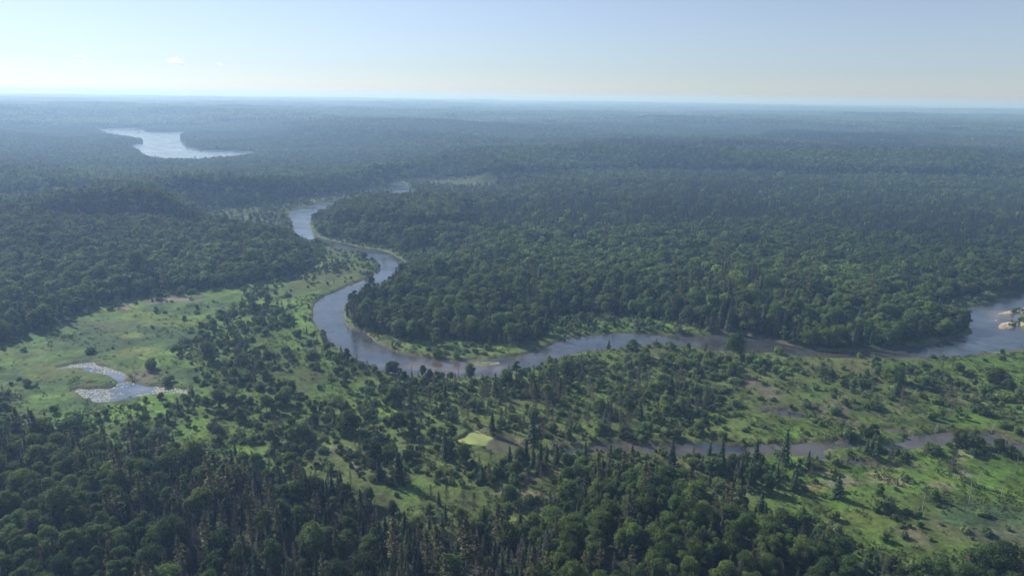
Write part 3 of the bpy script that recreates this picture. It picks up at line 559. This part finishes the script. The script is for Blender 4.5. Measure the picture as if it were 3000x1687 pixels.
def weights(x, y):
    """per-point probability of each tree kind (sum<=1) and mean size"""
    n = len(x); W = np.zeros((n, 6)); S = np.ones(n); x0_, y0_ = x, y
    r = np.hypot(x, y); fl = inside(FLOOD, x, y); zn = fbm(x, y, 55, 2); zb = fbm(x, y, 160, 6); zs = vn(x, y, 20, 4)
    jx = (fbm(x, y, 30, 1)-.5)*44+(vn(x, y, 7, 2)-.5)*7; jy = (fbm(x, y, 30, 4)-.5)*44; x = x+jx; y = y+jy
    def setz(mask, w, s=1.0):
        W[mask] = w; S[mask] = s
    W[:] = (0.78, 0.09, 0.08, .03, .02, 0); S[:] = .64
    W[zb > .56] = (.55, .30, .10, .03, .01, 0)
    setz(inside(PINEPL, x, y), (.13, .84, .01, .01, .01, 0), .66)
    pb = inside(PINEPL, x, y) & (zb > .58); W[pb] = (.6, .35, .03, 0, 0, 0)
    setz(inside(DARKP, x, y), (.03, .95, 0, 0, 0, 0), .85)
    setz(inside(PENB, x, y), (.86, .06, .06, .02, 0, 0), .60)
    setz(inside(PENMIX, x, y), (.42, .28, .10, .20, 0, 0), .85)
    near = (~fl) & (y < 330) & (r < 330)
    setz(near, (.35, .30, .15, .12, .08, 0), .62)
    setz(near & inside(NEARBROWN, x, y), (.10, .32, .20, .20, .18, 0), .60)
    setz(near & inside(NEARBL, x, y), (.68, .13, .13, .04, .02, 0), .49)
    setz(near & inside(NEARKN, x, y), (.66, .12, .16, .04, .02, 0), .43)
    setz(near & inside(NEARGR, x, y), (.28, .18, .04, .22, .28, 0), .45)
    # flood plain
    f = fl
    cl = sm(.40, .56, zn)
    W[f] = np.stack([.16*cl, .05*cl, .0*cl, .20*cl, .05*cl, .55*sm(.40, .56, vn(x, y, 26, 5))+.05], 1)[f]; S[f] = .40
    def setf(poly, w, s, mod=None):
        k = f & inside(poly, x, y); ww = np.tile(np.array(w, float), (n, 1))
        if mod is not None: ww = ww*mod[:, None]
        W[k] = ww[k]; S[k] = s
    isl = sm(.46, .60, vn(x, y, 30, 3)); fine = sm(.38, .6, zs)
    far_ = f & (r > 520); W[far_] = np.stack([.34+0*cl, .10+0*cl, .03+0*cl, .20+0*cl, .05+0*cl, .9+0*cl], 1)[far_]*(.08+.40*cl)[far_, None]; S[far_] = .42; W[far_, 5] = .55
    setf(TAMZ, (.10, .08, .0, .72, .07, .75), .55, .40+.60*isl)
    setf(DENSE1, (.15, .09, .0, .13, .02, .7), .42, .35+.65*fine)
    setf(DENSE2, (.13, .10, .0, .16, .03, .75), .45, .45+.55*fine)
    setf(LBANK, (.05, .02, .0, .08, .02, .62), .40, .20+.80*fine)
    setf(LOBE, (.10, .03, 0, .10, .01, .30), .34, .2+.8*sm(.45, .6, vn(x, y, 24, 2)))
    setf(STRIP, (.06, .04, .0, .04, .0, .85), .42, .5+.5*fine)
    setf(UPSHR, (.25, .03, .0, .10, .0, .65), .45)
    setf(RBANKB, (.22, .04, .0, .08, .02, .75), .36, .3+.7*fine)
    setf(SPARSE, (.09, .03, 0, .10, .03, .36), .40, .10+.90*sm(.5, .64, zn))
    setf(MARSH, (0, 0, 0, .002, 0, .07), .3, .06+sm(.66, .76, vn(x, y, 18, 2)))
    setf(RMEAD, (.035, .006, .0, .02, .01, .34), .36, .12+.88*sm(.5, .68, vn(x, y, 24, 1)))
    setf(RMARSH, (.006, .006, 0, .006, .006, .14), .33, .2+.8*sm(.5, .7, vn(x, y, 22, 1)))
    setf(PEN_GRASS, (.0, .01, 0, 0, .0, .20), .35, .3+.7*isl)
    setf(ISL, (.12, .66, .03, .16, .02, .6), .48)
    gz_ = G26([(1020,1180),(1400,1150),(1420,1215),(1200,1235),(1000,1225)])
    for p in OPEN:
        k = inside(p, x0_, y0_); W[k] *= .04
    return W, S
def spread(poly): return None
def plant(r0, r1, s, shrubs=False):
    x, y = wedge_points(r0, r1, s)
    if shrubs:
        k = inside(FLOOD, x, y); x = x[k]; y = y[k]
    W, S = weights(x, y)
    if shrubs: W[:, :5] = 0
    else: W[:, 5] = 0
    u = rng.random(len(x)); cum = np.cumsum(W, 1); kind = (u[:, None] > cum).sum(1)
    ok = kind < 6; x = x[ok]; y = y[ok]; kind = kind[ok]; S = S[ok]
    z, d = full_z(x, y)
    wk = np.array([2.5, 1.5, 2, 1.5, 1, 1.2])[kind]*np.where(np.hypot(x, y) > 500, 1.6, 1)
    ok = (d > wk) & (z > .1)
    x, y, z, kind, S = x[ok], y[ok], z[ok], kind[ok], S[ok]
    sc_ = S*rng.lognormal(0, .17, len(x))
    sc_ = np.where(kind == 5, rng.lognormal(-.52, .38, len(x)), sc_)
    nr_ = (~inside(FLOOD, x, y)) & (y < 330) & (np.hypot(x, y) < 345)
    sc_ = np.where(nr_, sc_*np.array([1, .78, 1, .80, .72, 1])[kind], sc_)
    return x, y, z, kind, sc_
A1 = plant(105, 700, 4.0); N0 = plant(105, 345, 2.3)
nw = lambda x, y: (~inside(FLOOD, x, y)) & (y < 330)
q = ~(nw(A1[0], A1[1]) & (np.hypot(A1[0], A1[1]) < 345)); A1 = tuple(a[q] for a in A1)
q = nw(N0[0], N0[1]); N0 = tuple(a[q] for a in N0); A1 = tuple(np.concatenate([a, b]) for a, b in zip(A1, N0))
# thin the broad-crowned forest so crowns do not sit on top of each other
def thin(A, s):
    x, y, z, k, c = A
    p = np.where(k == 0, .74, np.where(k == 2, .45, np.where(k == 1, .6, .7)))
    ins = inside(PINEPL, x, y); p = np.where(ins & (k == 1), .9, p); near = (~inside(FLOOD, x, y)) & (y < 330)
    p = np.where(inside(ISL, x, y), 1, p); p = np.where(near, np.where(k == 0, .50, np.where(k == 2, .26, np.where(k == 1, .7, .8))), p)
    q = rng.random(len(x)) < p; return tuple(a[q] for a in A)
A1 = thin(A1, 5)
A2 = plant(700, 2700, 4.6)
A3 = plant(150, 620, 2.7, True); A4 = plant(620, 1300, 4.2, True)
X = np.concatenate([A1[0], A2[0], A3[0], A4[0]]); Y = np.concatenate([A1[1], A2[1], A3[1], A4[1]]); Z = np.concatenate([A1[2], A2[2], A3[2], A4[2]]); K = np.concatenate([A1[3], A2[3], A3[3], A4[3]]); SC = np.concatenate([A1[4], A2[4], A3[4], A4[4]])
SC = np.where(np.hypot(X, Y+0) > 700, SC*np.where(sdist(LAKE, X, Y, 300) < 290, .72, 1.0), SC)
nb = sm(14, 3, sdist(RIVER, X, Y, 40)); SC = np.where(inside(FLOOD, X, Y) & (K != 5), SC*(1-.35*nb), SC)
VAR = rng.integers(0, 1000, len(X)); ROT = rng.uniform(0, 6.283, len(X))
for ki, kn in enumerate(KINDS): VAR[K == ki] %= len(PRO[kn])
HT = np.array([PRO[KINDS[k]][v]['h'] for k, v in zip(K, VAR)])*SC
# ------------------------------------------------------------------ individual plants: hand placed ones first, then the ones that show largest
NAME = {'broad': 'broadleaf_tree', 'spruce': 'spruce_tree', 'pine': 'pine_tree', 'tamarack': 'tamarack_tree', 'bare': 'bare_tree', 'shrub': 'shrub', 'snag': 'dead_snag'}
CAT = {'broad': 'tree', 'spruce': 'tree', 'pine': 'tree', 'tamarack': 'tree', 'bare': 'tree', 'shrub': 'shrub', 'snag': 'dead tree'}
def individual(kn, v, x, y, z, s, rot, label, group, sxy=1.0):
    e = link(NAME[kn], None, (x, y, z)); e.rotation_euler = (0, 0, rot); e.scale = (s*sxy, s*sxy, s); e.empty_display_size = .5
    tag(e, label, CAT[kn], group)
    p = PRO[kn][v]
    if p['crown']:
        c = link('crown' if kn != 'shrub' else 'foliage', p['crown']); c.parent = e
    t = link('trunk' if kn != 'shrub' else 'stems', p['trunk']); t.parent = e
    return e
def snag_mesh(h, seed, mt):
    b = MB(); r = np.random.default_rng(seed)
    lean = r.uniform(-.12, .12, 2)*h
    tube(b, [(0, 0, -.5), (lean[0]*.4, lean[1]*.4, h*.5), (lean[0], lean[1], h)], [.15, .11, .05], 6)
    out = []
    for i in range(5):
        br = MB(); t = r.uniform(.35, .9); a = r.uniform(0, 6.283); L = h*r.uniform(.06, .16); p = np.array([lean[0]*t, lean[1]*t, h*t])
        tube(br, [p, p+[math.cos(a)*L, math.sin(a)*L, L*.5]], [.05, .02], 4); out.append(br.mesh('snag_branch', [mt]))
    return b.mesh('snag_trunk', [mt]), out
hand = []    # kind, photo x, photo y of its foot, height m, width factor, label
def c6(x, y): return (2000+x*.4052, 600+y*.4052)
def c5(x, y): return (1000+x*.4052, 600+y*.4052)
def c4(x, y): return (x*.4052, 600+y*.4052)
def c3(x, y): return (2000+x*.4052, 1100+y*.4052)
def c2(x, y): return (1000+x*.4052, 1100+y*.4052)
hand += [('broad', *c6(360, 1100), 12.5, 1.05, 'large round dark tree standing alone on the near river bank'),
 ('broad', *c5(370, 1225), 7, 1.1, 'round dark tree at the water edge under the river bend, left of the snags'),
 ('broad', *c5(592, 1250), 7, .75, 'slim dark tree right of the bare snags on the river bank'),
 ('broad', *c5(640, 1262), 5.5, .8, 'short dark tree just right of the slim bank tree'),
 ('broad', *c5(930, 1262), 8, .9, 'forked dark tree on the river bank below the gravel bar'),
 ('broad', *c5(1262, 1222), 7, 1.3, 'wide mid green tree on the bank where the river turns right'),
 ('spruce', *c5(1932, 1045), 5.5, 1.3, 'small pointed spruce on the bank below the straight river reach'),
 ('broad', *c5(2105, 1045), 5.5, 1.3, 'low rounded tree beside the small pointed bank spruce'),
 ('broad', *c5(690, 1010), 10, 1.35, 'big spreading tree in front of the forest on the peninsula meadow'),
 ('broad', *c5(45, 1120), 6, .9, 'dark tree on the near bank at the outside of the river bend'),
 ('broad', *c5(215, 595), 8, .8, 'round tree jutting over the water where the river narrows'),
 ('broad', *c6(1530, 1278), 9, 1.15, 'largest dark leafy tree casting a shadow across the right meadow'),
 ('broad', *c6(1738, 1332), 6.5, 1.1, 'isolated round tree with a long shadow in the right meadow'),
 ('shrub', *c6(1310, 1318), 4.2, 1.1, 'large domed bush in the open right meadow'),
 ('shrub', *c6(1260, 1272), 2.6, 1.0, 'small bush left behind the domed bush in the right meadow'),
 ('tamarack', *c6(1380, 1345), 5.5, 1.2, 'thin grey green tree right of the domed bush'),
 ('shrub', *c6(1780, 1278), 3.0, 1.6, 'wide low bush near the middle of the right meadow'),
 ('shrub', *c6(1890, 1275), 2.2, 1.6, 'low flat bush right of the wide meadow bush'),
 ('shrub', *c6(1010, 1158), 2.2, 1.3, 'single small bush on the pale riverside meadow'),
 ('tamarack', *c6(1918, 1420), 9.5, 1.2, 'tall thin layered tree in the right meadow'),
 ('tamarack', *c6(2110, 1405), 5.0, 1.2, 'small thin tree beside the faint track in the right meadow'),
 ('broad', *c6(2255, 1300), 9, .9, 'tall dark tree at the right meadow edge near the frame'),
 ('broad', *c6(2345, 1345), 6.5, 1.2, 'rounded tree just below the tall dark tree at the right edge'),
 ('shrub', *c6(2290, 1408), 3.6, 1.3, 'broad bush at the far right of the meadow'),
 ('bare', *c6(1575, 1440), 8, 1.1, 'bare pale branched tree among shrubs in the right meadow'),
 ('broad', *c6(1325, 1258), 5.5, 1.0, 'dark tree at the left end of the right meadow group'),
 ('broad', *c6(1385, 1200), 8.5, .9, 'dark tree by the river left of the largest meadow tree'),
 ('spruce', *c3(672, 800), 8.5, 1.3, 'lone dark spruce with a long shadow in the lower marsh'),
 ('spruce', *c3(1325, 565), 6.5, 1.1, 'left small spruce of the three beside the slough'),
 ('spruce', *c3(1362, 575), 6.8, 1.1, 'middle small spruce of the three beside the slough'),
 ('spruce', *c3(1393, 597), 7.2, 1.2, 'right small spruce of the three beside the slough'),
 ('tamarack', *c3(710, 720), 8, .9, 'leaning thin green tree above the lone marsh spruce'),
 ('tamarack', *c3(1758, 575), 5.5, 1.1, 'thin pale green tree in the marsh below the slough'),
 ('tamarack', *c3(1930, 740), 14, .6, 'very slender tall green tree in the right marsh'),
 ('spruce', *c3(1112, 880), 8, 1.5, 'dark spreading spruce below the pale mud flats'),
 ('broad', *c3(1412, 940), 8.5, .8, 'sparse forked tree standing in the lower marsh'),
 ('shrub', *c3(1450, 975), 4.5, 1.6, 'wide dark bush at the foot of the sparse forked tree'),
 ('spruce', *c3(730, 640), 13, 1.1, 'rightmost tall spruce of the stand above the marsh'),
 ('spruce', *c2(1385, 660), 9, .9, 'tall narrow spruce right of the duckweed pond'),
 ('spruce', *c2(1440, 625), 8, .9, 'narrow spruce just right of the tall narrow spruce'),
 ('spruce', *c2(1482, 612), 6.5, 1.0, 'small spruce third from left in the slough spruces'),
 ('spruce', *c2(1555, 640), 8, 1.1, 'spruce fourth from left in the slough spruces'),
 ('spruce', *c2(1762, 590), 6.5, 1.1, 'solitary spruce left of the dark slough water'),
 ('spruce', *c2(2385, 650), 10.5, 1.25, 'broad based dark spruce at the near edge of the slough'),
 ('spruce', *c2(415, 775), 11, 1.6, 'broad dark conifer above the green clearing'),
 ('broad', *c2(255, 690), 12, 1.0, 'dark rounded tree right of the narrow track bend'),
 ('broad', *c2(410, 405), 9, 1.3, 'domed bright green tree above the brown meadow patch'),
 ('broad', *c2(70, 405), 8.5, 1.2, 'dark round tree left of the domed bright green tree'),
 ('broad', *c2(30, 110), 8, 1.1, 'tall dark tree in the meadow clearing left of centre'),
 ('spruce', *c2(1380, 500), 13, 1.1, 'tall dark spruce on the far side of the slough')]
snags = [(*c3(2138, 768), 7, 'bright white leaning snag in the right marsh'), (*c3(2068, 935), 13, 'tallest white snag in the lower right marsh'), (*c3(1728, 1000), 11, 'crooked pale snag left of the tallest marsh snag'), (*c3(1541, 825), 6.5, 'thin grey snag below the pale mud flats'),
 (*c3(2360, 745), 5, 'short grey snag near the right frame edge'), (*c3(1662, 445), 6, 'pale snag on the bank between the two sloughs'), (*c3(1826, 402), 6, 'paired white snag above the slough water'), (*c3(1840, 398), 5, 'shorter snag beside the paired white snag'), (*c3(1535, 492), 5.5, 'thin snag at the slough shore'), (*c3(2232, 408), 5, 'white snag on the far bank of the slough'),
 (*c3(1238, 640), 4.5, 'small snag in the mud below the three spruces'), (*c3(1530, 1005), 9, 'grey leaning snag by the dark marsh bush'), (*c3(2415, 700), 9, 'bare grey snag leaning near the right marsh edge'), (*c3(2300, 880), 5.5, 'short pale snag low in the right marsh'),
 (*c5(505, 1238), 9, 'tall bare snag on the river bank left of the slim tree'), (*c5(560, 1245), 7, 'leaning grey snag beside the tall bank snag'), (*c5(845, 1245), 9, 'bare snag in front of the shallow river gravel'), (*c5(745, 1235), 5, 'short bare snag between the bank trees'), (*c5(1355, 1170), 5, 'thin snag at the water where the river turns right'), (*c5(180, 1170), 5.5, 'thin snag at the outside of the river bend'),
 (*c6(1770, 1120), 8, 'bare pale snag on the bank of the right river reach'), (*c2(1242, 700), 10, 'bleached snag among shrubs above the creek')]
used_xy = []
def pct(x, y, z, h):
    px, py, _ = proj(np.array([x]), np.array([y]), np.array([z+h*.6])); return px[0]/3000*100, py[0]/1687*100
for i, (kn, px, py, h, wf, lab) in enumerate(hand):
    xy = G([(px, py)])[0]; z, d = full_z(np.array([xy[0]]), np.array([xy[1]]))
    z = max(z[0], .2); v = i % len(PRO[kn]); s = h/PRO[kn][v]['h']
    xy = unproj(np.array([px, py]), z)
    individual(kn, v, xy[0], xy[1], z-.1, s, i*1.3, lab, None, wf)
    used_xy.append((xy[0], xy[1], h*.3*wf))
for i, (px, py, h, lab) in enumerate(snags):
    xy = unproj(np.array([px, py]), .7); z, d = full_z(xy[None, 0], xy[None, 1]); a, b = snag_mesh(h*.68, i, M['white'] if 'white' in lab or 'pale' in lab or 'bleach' in lab else M['dead'])
    e = link('dead_snag', None, (xy[0], xy[1], max(z[0], 0))); tag(e, lab, 'dead tree', 'dead snags standing in the wetland'); link('trunk', a).parent = e; 
    for q in b: link('branch', q).parent = e
keep = np.ones(len(X), bool)
for ux, uy, ur in used_xy: keep &= np.hypot(X-ux, Y-uy) > max(ur, 1.2)+np.where(K == 5, .6, 1.2)
X, Y, Z, K, SC, VAR, ROT, HT = [a[keep] for a in (X, Y, Z, K, SC, VAR, ROT, HT)]
# lichen log and driftwood on the bars
px, py, dep = proj(X, Y, Z+HT*.6)
WDT = np.array([PRO[KINDS[k]][v]['w'] for k, v in zip(K, VAR)])*SC
vis = (px > 0) & (px < 3000) & (py < 1700) & (py > 0)
size = np.where(vis, HT*WDT/dep**2, 0)
indiv = np.zeros(len(X), bool)
for ki in range(6):
    idx = np.nonzero((K == ki) & vis)[0]; idx = idx[np.argsort(-size[idx])][:300 if ki not in (0, 1, 5) else 275]; indiv[idx] = True
ZONES = [('in the brown near wood', NEARBROWN), ('in the lower left wood', NEARBL), ('on the near knoll', NEARKN), ('in the lower right thicket', NEARGR), ('in the right marsh', RMARSH), ('in the right meadow', RMEAD), ('in the tamarack stand', TAMZ), ('in the creek thicket', DENSE2), ('in the left thicket', DENSE1), ('beside the slough', ISL), ('on the peninsula meadow', PEN_GRASS), ('in the left meadow', MARSH)]
zone = np.full(len(X), -1)
for i, (nm, p) in enumerate(ZONES): zone[(zone < 0) & inside(p, X, Y)] = i
inf = inside(FLOOD, X, Y)
desc = {'broad': ('leafy tree', ('small', 'medium', 'large')), 'spruce': ('dark spruce', ('short', 'medium', 'tall')), 'pine': ('yellowish pine', ('short', 'medium', 'tall')), 'tamarack': ('thin tamarack', ('short', 'medium', 'tall')), 'bare': ('bare tree', ('short', 'medium', 'tall')), 'shrub': ('green shrub', ('small', 'medium', 'large'))}
ONES = 'zero one two three four five six seven eight nine ten eleven twelve thirteen fourteen fifteen sixteen seventeen eighteen nineteen'.split()
TENS = 'zero ten twenty thirty forty fifty sixty seventy eighty ninety'.split()
def words(n): return 'a hundred' if n >= 100 else ONES[n] if n < 20 else TENS[n//10]+('' if n % 10 == 0 else '-'+ONES[n % 10])
cells = {}
for i in np.nonzero(indiv)[0]:
    kn = KINDS[K[i]]; where = ZONES[zone[i]][0] if zone[i] >= 0 else ('on the valley floor' if inf[i] else 'in the near wood')
    hh = HT[i]; t = (0 if hh < 2.0 else 1 if hh < 3.4 else 2) if kn == 'shrub' else (0 if hh < 6 else 1 if hh < 9.5 else 2)
    lab = '%s %s %s, %s percent across, %s down' % (desc[kn][1][t], desc[kn][0], where, words(int(round(px[i]/30))), words(int(round(py[i]/16.87))))
    cells.setdefault(lab, []).append((px[i], i, where))
for lab, q in cells.items():
    q.sort()
    for j, (_, i, where) in enumerate(q):
        kn = KINDS[K[i]]
        pre = '' if len(q) == 1 else 'left ' if j == 0 else 'right ' if j == len(q)-1 else 'middle ' if len(q) == 3 else ('second ', 'third ', 'fourth ', 'fifth ', 'sixth ', 'seventh ')[min(j-1, 5)]
        individual(kn, VAR[i], X[i], Y[i], Z[i], SC[i], ROT[i], pre+lab, '%s %s' % ({'broad': 'leafy trees', 'spruce': 'spruces', 'pine': 'pines', 'tamarack': 'tamaracks', 'bare': 'bare trees', 'shrub': 'shrubs'}[kn], where))
# ------------------------------------------------------------------ the rest of the forest: stuff
def scatter(name, meshes, x, y, z, rot, scl, pid, label, cat):
    colp = bpy.data.collections.new(name+'_shapes')
    for i, me in enumerate(meshes):
        o = bpy.data.objects.new('%s_shape_%02d' % (name, i), me); colp.objects.link(o)
    me = bpy.data.meshes.new(name); me.vertices.add(len(x)); me.vertices.foreach_set('co', np.stack([x, y, z], 1).ravel().astype(np.float32))
    for nm, ty, v in (('turn', 'FLOAT', rot.astype(np.float32)), ('size', 'FLOAT', scl.astype(np.float32)), ('pick', 'INT', pid.astype(np.int32))):
        a = me.attributes.new(nm, ty, 'POINT'); a.data.foreach_set('value', v)
    me.update(); ob = link(name, me); tag(ob, label, cat, kind='stuff')
    ng = bpy.data.node_groups.new(name+'_scatter', 'GeometryNodeTree')
    ng.interface.new_socket('Geometry', in_out='INPUT', socket_type='NodeSocketGeometry'); ng.interface.new_socket('Geometry', in_out='OUTPUT', socket_type='NodeSocketGeometry')
    N = ng.nodes.new; L = ng.links.new
    gi = N('NodeGroupInput'); go = N('NodeGroupOutput'); ip = N('GeometryNodeInstanceOnPoints'); ci = N('GeometryNodeCollectionInfo')
    ci.inputs['Collection'].default_value = colp; ci.inputs['Separate Children'].default_value = True; ci.inputs['Reset Children'].default_value = True
    def na(nm, ty):
        q = N('GeometryNodeInputNamedAttribute'); q.data_type = ty; q.inputs['Name'].default_value = nm; return q.outputs['Attribute']
    cx = N('ShaderNodeCombineXYZ'); L(na('turn', 'FLOAT'), cx.inputs['Z'])
    L(gi.outputs[0], ip.inputs['Points']); L(ci.outputs[0], ip.inputs['Instance']); ip.inputs['Pick Instance'].default_value = True
    L(na('pick', 'INT'), ip.inputs['Instance Index']); L(cx.outputs[0], ip.inputs['Rotation']); L(na('size', 'FLOAT'), ip.inputs['Scale'])
    L(ip.outputs[0], go.inputs[0])
    md = ob.modifiers.new('scatter', 'NODES'); md.node_group = ng
    return ob
rest = ~indiv; rd = np.hypot(X, Y); FARLIM = 430
def stuff(name, kinds, nearset, farset, label, cat, faroff=None):
    k = rest & np.isin(K, kinds); idx = np.nonzero(k)[0]; meshes = []; pick = np.zeros(len(idx), int); s = SC[idx].copy()
    for kk in kinds:
        kn = KINDS[kk]; nn = len(PRO[kn]); base = len(meshes); meshes += [p['merged'] for p in PRO[kn]]
        m_ = K[idx] == kk; pick[m_] = base+VAR[idx][m_]
    if farset:
        base = len(meshes); meshes += farset; fm = rd[idx] > FARLIM; pick[fm] = base+rng.integers(0, len(farset), fm.sum())
    scatter(name, meshes, X[idx], Y[idx], Z[idx], ROT[idx], s, pick, label, cat); print(name, len(idx))
stuff('broadleaf_forest', [0], None, FARB, 'closed green broadleaf forest covering the valley and the far uplands', 'forest')
stuff('spruce_forest', [1], None, FARS, 'dark conifer forest of small pointed crowns beyond the river', 'forest')
stuff('pine_forest', [2], None, None, 'scattered yellowish pines rising through the forest', 'forest')
stuff('tamarack_forest', [3], None, None, 'thin brownish tamaracks scattered through wetland and wood', 'forest')
stuff('bare_trees', [4], None, None, 'thin grey leafless trees scattered through the wet wood', 'forest')
stuff('shrub_thicket', [5], None, FARH, 'low green shrub thickets on the river flats', 'shrubs')
# distant canopy
xs, ys = wedge_points(2650, 11000, 38, 41)
s_ = rng.random(len(xs)) < np.where(np.hypot(xs, ys) < 6000, .95, .55)
xs, ys = xs[s_], ys[s_]; zs = ground_z(xs, ys)-1.5
scatter('distant_forest', PATCH, xs, ys, zs, rng.uniform(0, 6.28, len(xs)), rng.uniform(.8, 1.25, len(xs)), rng.integers(0, 4, len(xs)), 'hazy forest canopy running to the horizon', 'forest'); print('distant', len(xs))
# low tufts and small herbs that roughen the meadows
xs, ys = wedge_points(150, 420, 1.9, 41)
d1 = inside(FLOOD, xs, ys) & (~inside(MARSH, xs, ys) | (rng.random(len(xs)) < .22)) & (rng.random(len(xs)) < .12+.75*sm(.45, .68, fbm(xs, ys, 14, 6))); xs, ys = xs[d1], ys[d1]
zs, dd = full_z(xs, ys); q = (dd > .8) & (zs > .1); xs, ys, zs = xs[q], ys[q], zs[q]
scatter('meadow_tufts', FART, xs, ys, zs-.05, rng.uniform(0, 6.28, len(xs)), rng.lognormal(-.1, .35, len(xs)), rng.integers(0, 3, len(xs)), 'coarse sedge and herb tufts over the marsh meadows', 'grass'); print('tufts', len(xs))
# lily pads on the marsh pond, their pale tone standing in for sky glare
def lily(a):
    for i in range(9):
        an = rng.uniform(0, 6.28); r = rng.uniform(0, 1.1); n = 7; t = np.linspace(0, 6.28, n, endpoint=False); q = rng.uniform(.2, .5)
        v = np.stack([math.cos(an)*r+np.cos(t)*q, math.sin(an)*r+np.sin(t)*q, np.full(n, .03+.01*i)], 1); a.add(v, [tuple(range(n))])
LI = [far_proto('lily_raft_shape', (M['lily'],), lily) for k in range(3)]
bb = WATERS[4][1]; xs = rng.uniform(bb[:, 0].min(), bb[:, 0].max(), 9000); ys = rng.uniform(bb[:, 1].min(), bb[:, 1].max(), 9000)
dd = sdist(bb, xs, ys, 40); nn = fbm(xs, ys, 5, 3)+.12*sm(-2, 0, dd)+.12*sm(bb[:, 1].min()+22, bb[:, 1].min()+6, ys)
q = (dd < 1.5) & (nn > .60) & (rng.random(9000) < .7); xs, ys = xs[q], ys[q]
scatter('lily_glare_pads', LI, xs, ys, np.full(len(xs), .02), rng.uniform(0, 6.28, len(xs)), rng.uniform(.22, .5, len(xs)), rng.integers(0, 3, len(xs)), 'pale lily pads standing in for sky glare on the marsh pond', 'water plants'); print('lily', len(xs))
# ------------------------------------------------------------------ haze box
HZ = 0.00029
v = [(-41500, -41500, -3), (41500, -41500, -3), (41500, 41500, -3), (-41500, 41500, -3), (-41500, -41500, 131), (41500, -41500, 131), (41500, 41500, 131), (-41500, 41500, 131)]
me = bpy.data.meshes.new('haze'); me.from_pydata(v, [], [(3, 2, 1, 0), (4, 5, 6, 7), (0, 1, 5, 4), (1, 2, 6, 5), (2, 3, 7, 6), (3, 0, 4, 7)]); me.update()
mt, nt = new_mat('haze_air'); pv = nd(nt, 'ShaderNodeVolumePrincipled'); out = nd(nt, 'ShaderNodeOutputMaterial')
pv.inputs['Color'].default_value = (.41, .63, 1.0, 1); pv.inputs['Absorption Color'].default_value = (.56, .74, .96, 1); pv.inputs['Density'].default_value = HZ; pv.inputs['Anisotropy'].default_value = .25
nt.links.new(pv.outputs[0], out.inputs['Volume']); me.materials.append(mt)
tag(link('haze', me), 'pale blue haze thickening toward the horizon', 'haze', kind='stuff')
# ------------------------------------------------------------------ clouds
def cloud(px_, py_, dist, w, h, label, seed):
    p = np.array([px_, py_], float); u = (p[0]-CX)/F; vv = (CY-p[1])/F; d = u*R_+vv*U_+fw; d = d/np.linalg.norm(d)
    c = np.array([0, 0, H])+d*dist
    b = MB(); r = np.random.default_rng(seed)
    for i in range(9):
        t = r.uniform(-1, 1); vI, fI = ICO[2]; rad_ = h*.5*(1-.6*abs(t))*r.uniform(.6, 1.1)
        b.add(np.array([t*w*.42, r.uniform(-.2, .2)*w*.3, r.uniform(-.1, .35)*h*(1-abs(t))-t*h*.35])+vI*[rad_*2.2, rad_*2, rad_*.8], fI)
    me = b.mesh('cloud', [CM]); o = link('cloud', me, tuple(c)); tag(o, label, 'cloud', 'small clouds low in the left sky')
CM, nt = new_mat('cloud_vapour'); pv = nd(nt, 'ShaderNodeVolumePrincipled'); out = nd(nt, 'ShaderNodeOutputMaterial')
pv.inputs['Color'].default_value = (1, 1, 1, 1); pv.inputs['Anisotropy'].default_value = .5; pv.inputs['Density'].default_value = .003
nt.links.new(pv.outputs[0], out.inputs['Volume'])
cloud(515, 184, 15000, 330, 120, 'largest small white cloud, middle one of three low at left', 1)
cloud(236, 168, 15500, 300, 70, 'thin faint cloud, leftmost of three low in the sky', 2)
cloud(641, 190, 15500, 160, 70, 'tiny white cloud, rightmost of three low in the sky', 3)
# ------------------------------------------------------------------ light
SUN_AZ = math.radians(-52); SUN_EL = math.radians(33)      # azimuth from +Y toward +X
w = bpy.data.worlds.new('World'); sc.world = w; w.use_nodes = True; nt = w.node_tree; nt.nodes.clear()
sk = nt.nodes.new('ShaderNodeTexSky'); sk.sky_type = 'NISHITA'; sk.sun_disc = False; sk.sun_elevation = SUN_EL; sk.sun_rotation = SUN_AZ
sk.altitude = 200; sk.air_density = 1.0; sk.dust_density = 0.08; sk.ozone_density = 6.5
bg = nt.nodes.new('ShaderNodeBackground'); bg.inputs['Strength'].default_value = .081; wo = nt.nodes.new('ShaderNodeOutputWorld')
hs = nt.nodes.new('ShaderNodeHueSaturation'); hs.inputs['Saturation'].default_value = .60
tn = nt.nodes.new('ShaderNodeMix'); tn.data_type = 'RGBA'; tn.blend_type = 'MULTIPLY'; tn.inputs[0].default_value = 1; tn.inputs[7].default_value = (.955, .985, 1.06, 1)
nt.links.new(sk.outputs[0], hs.inputs['Color']); nt.links.new(hs.outputs[0], tn.inputs[6]); nt.links.new(tn.outputs[2], bg.inputs['Color']); nt.links.new(bg.outputs[0], wo.inputs['Surface'])
sd = bpy.data.lights.new('sun', 'SUN'); sd.energy = 4.6; sd.angle = math.radians(.53); sd.color = (1, .965, .91)
so = link('sun', sd, (0, 0, 400)); dv = Vector((math.sin(SUN_AZ)*math.cos(SUN_EL), math.cos(SUN_AZ)*math.cos(SUN_EL), math.sin(SUN_EL)))
so.rotation_euler = dv.to_track_quat('Z', 'Y').to_euler()
sc.view_settings.view_transform = 'Standard'; sc.view_settings.look = 'None'; sc.view_settings.gamma = 1; sc.view_settings.exposure = .47
sc.cycles.volume_bounces = 3; sc.render.resolution_x = 1024; sc.render.resolution_y = 575
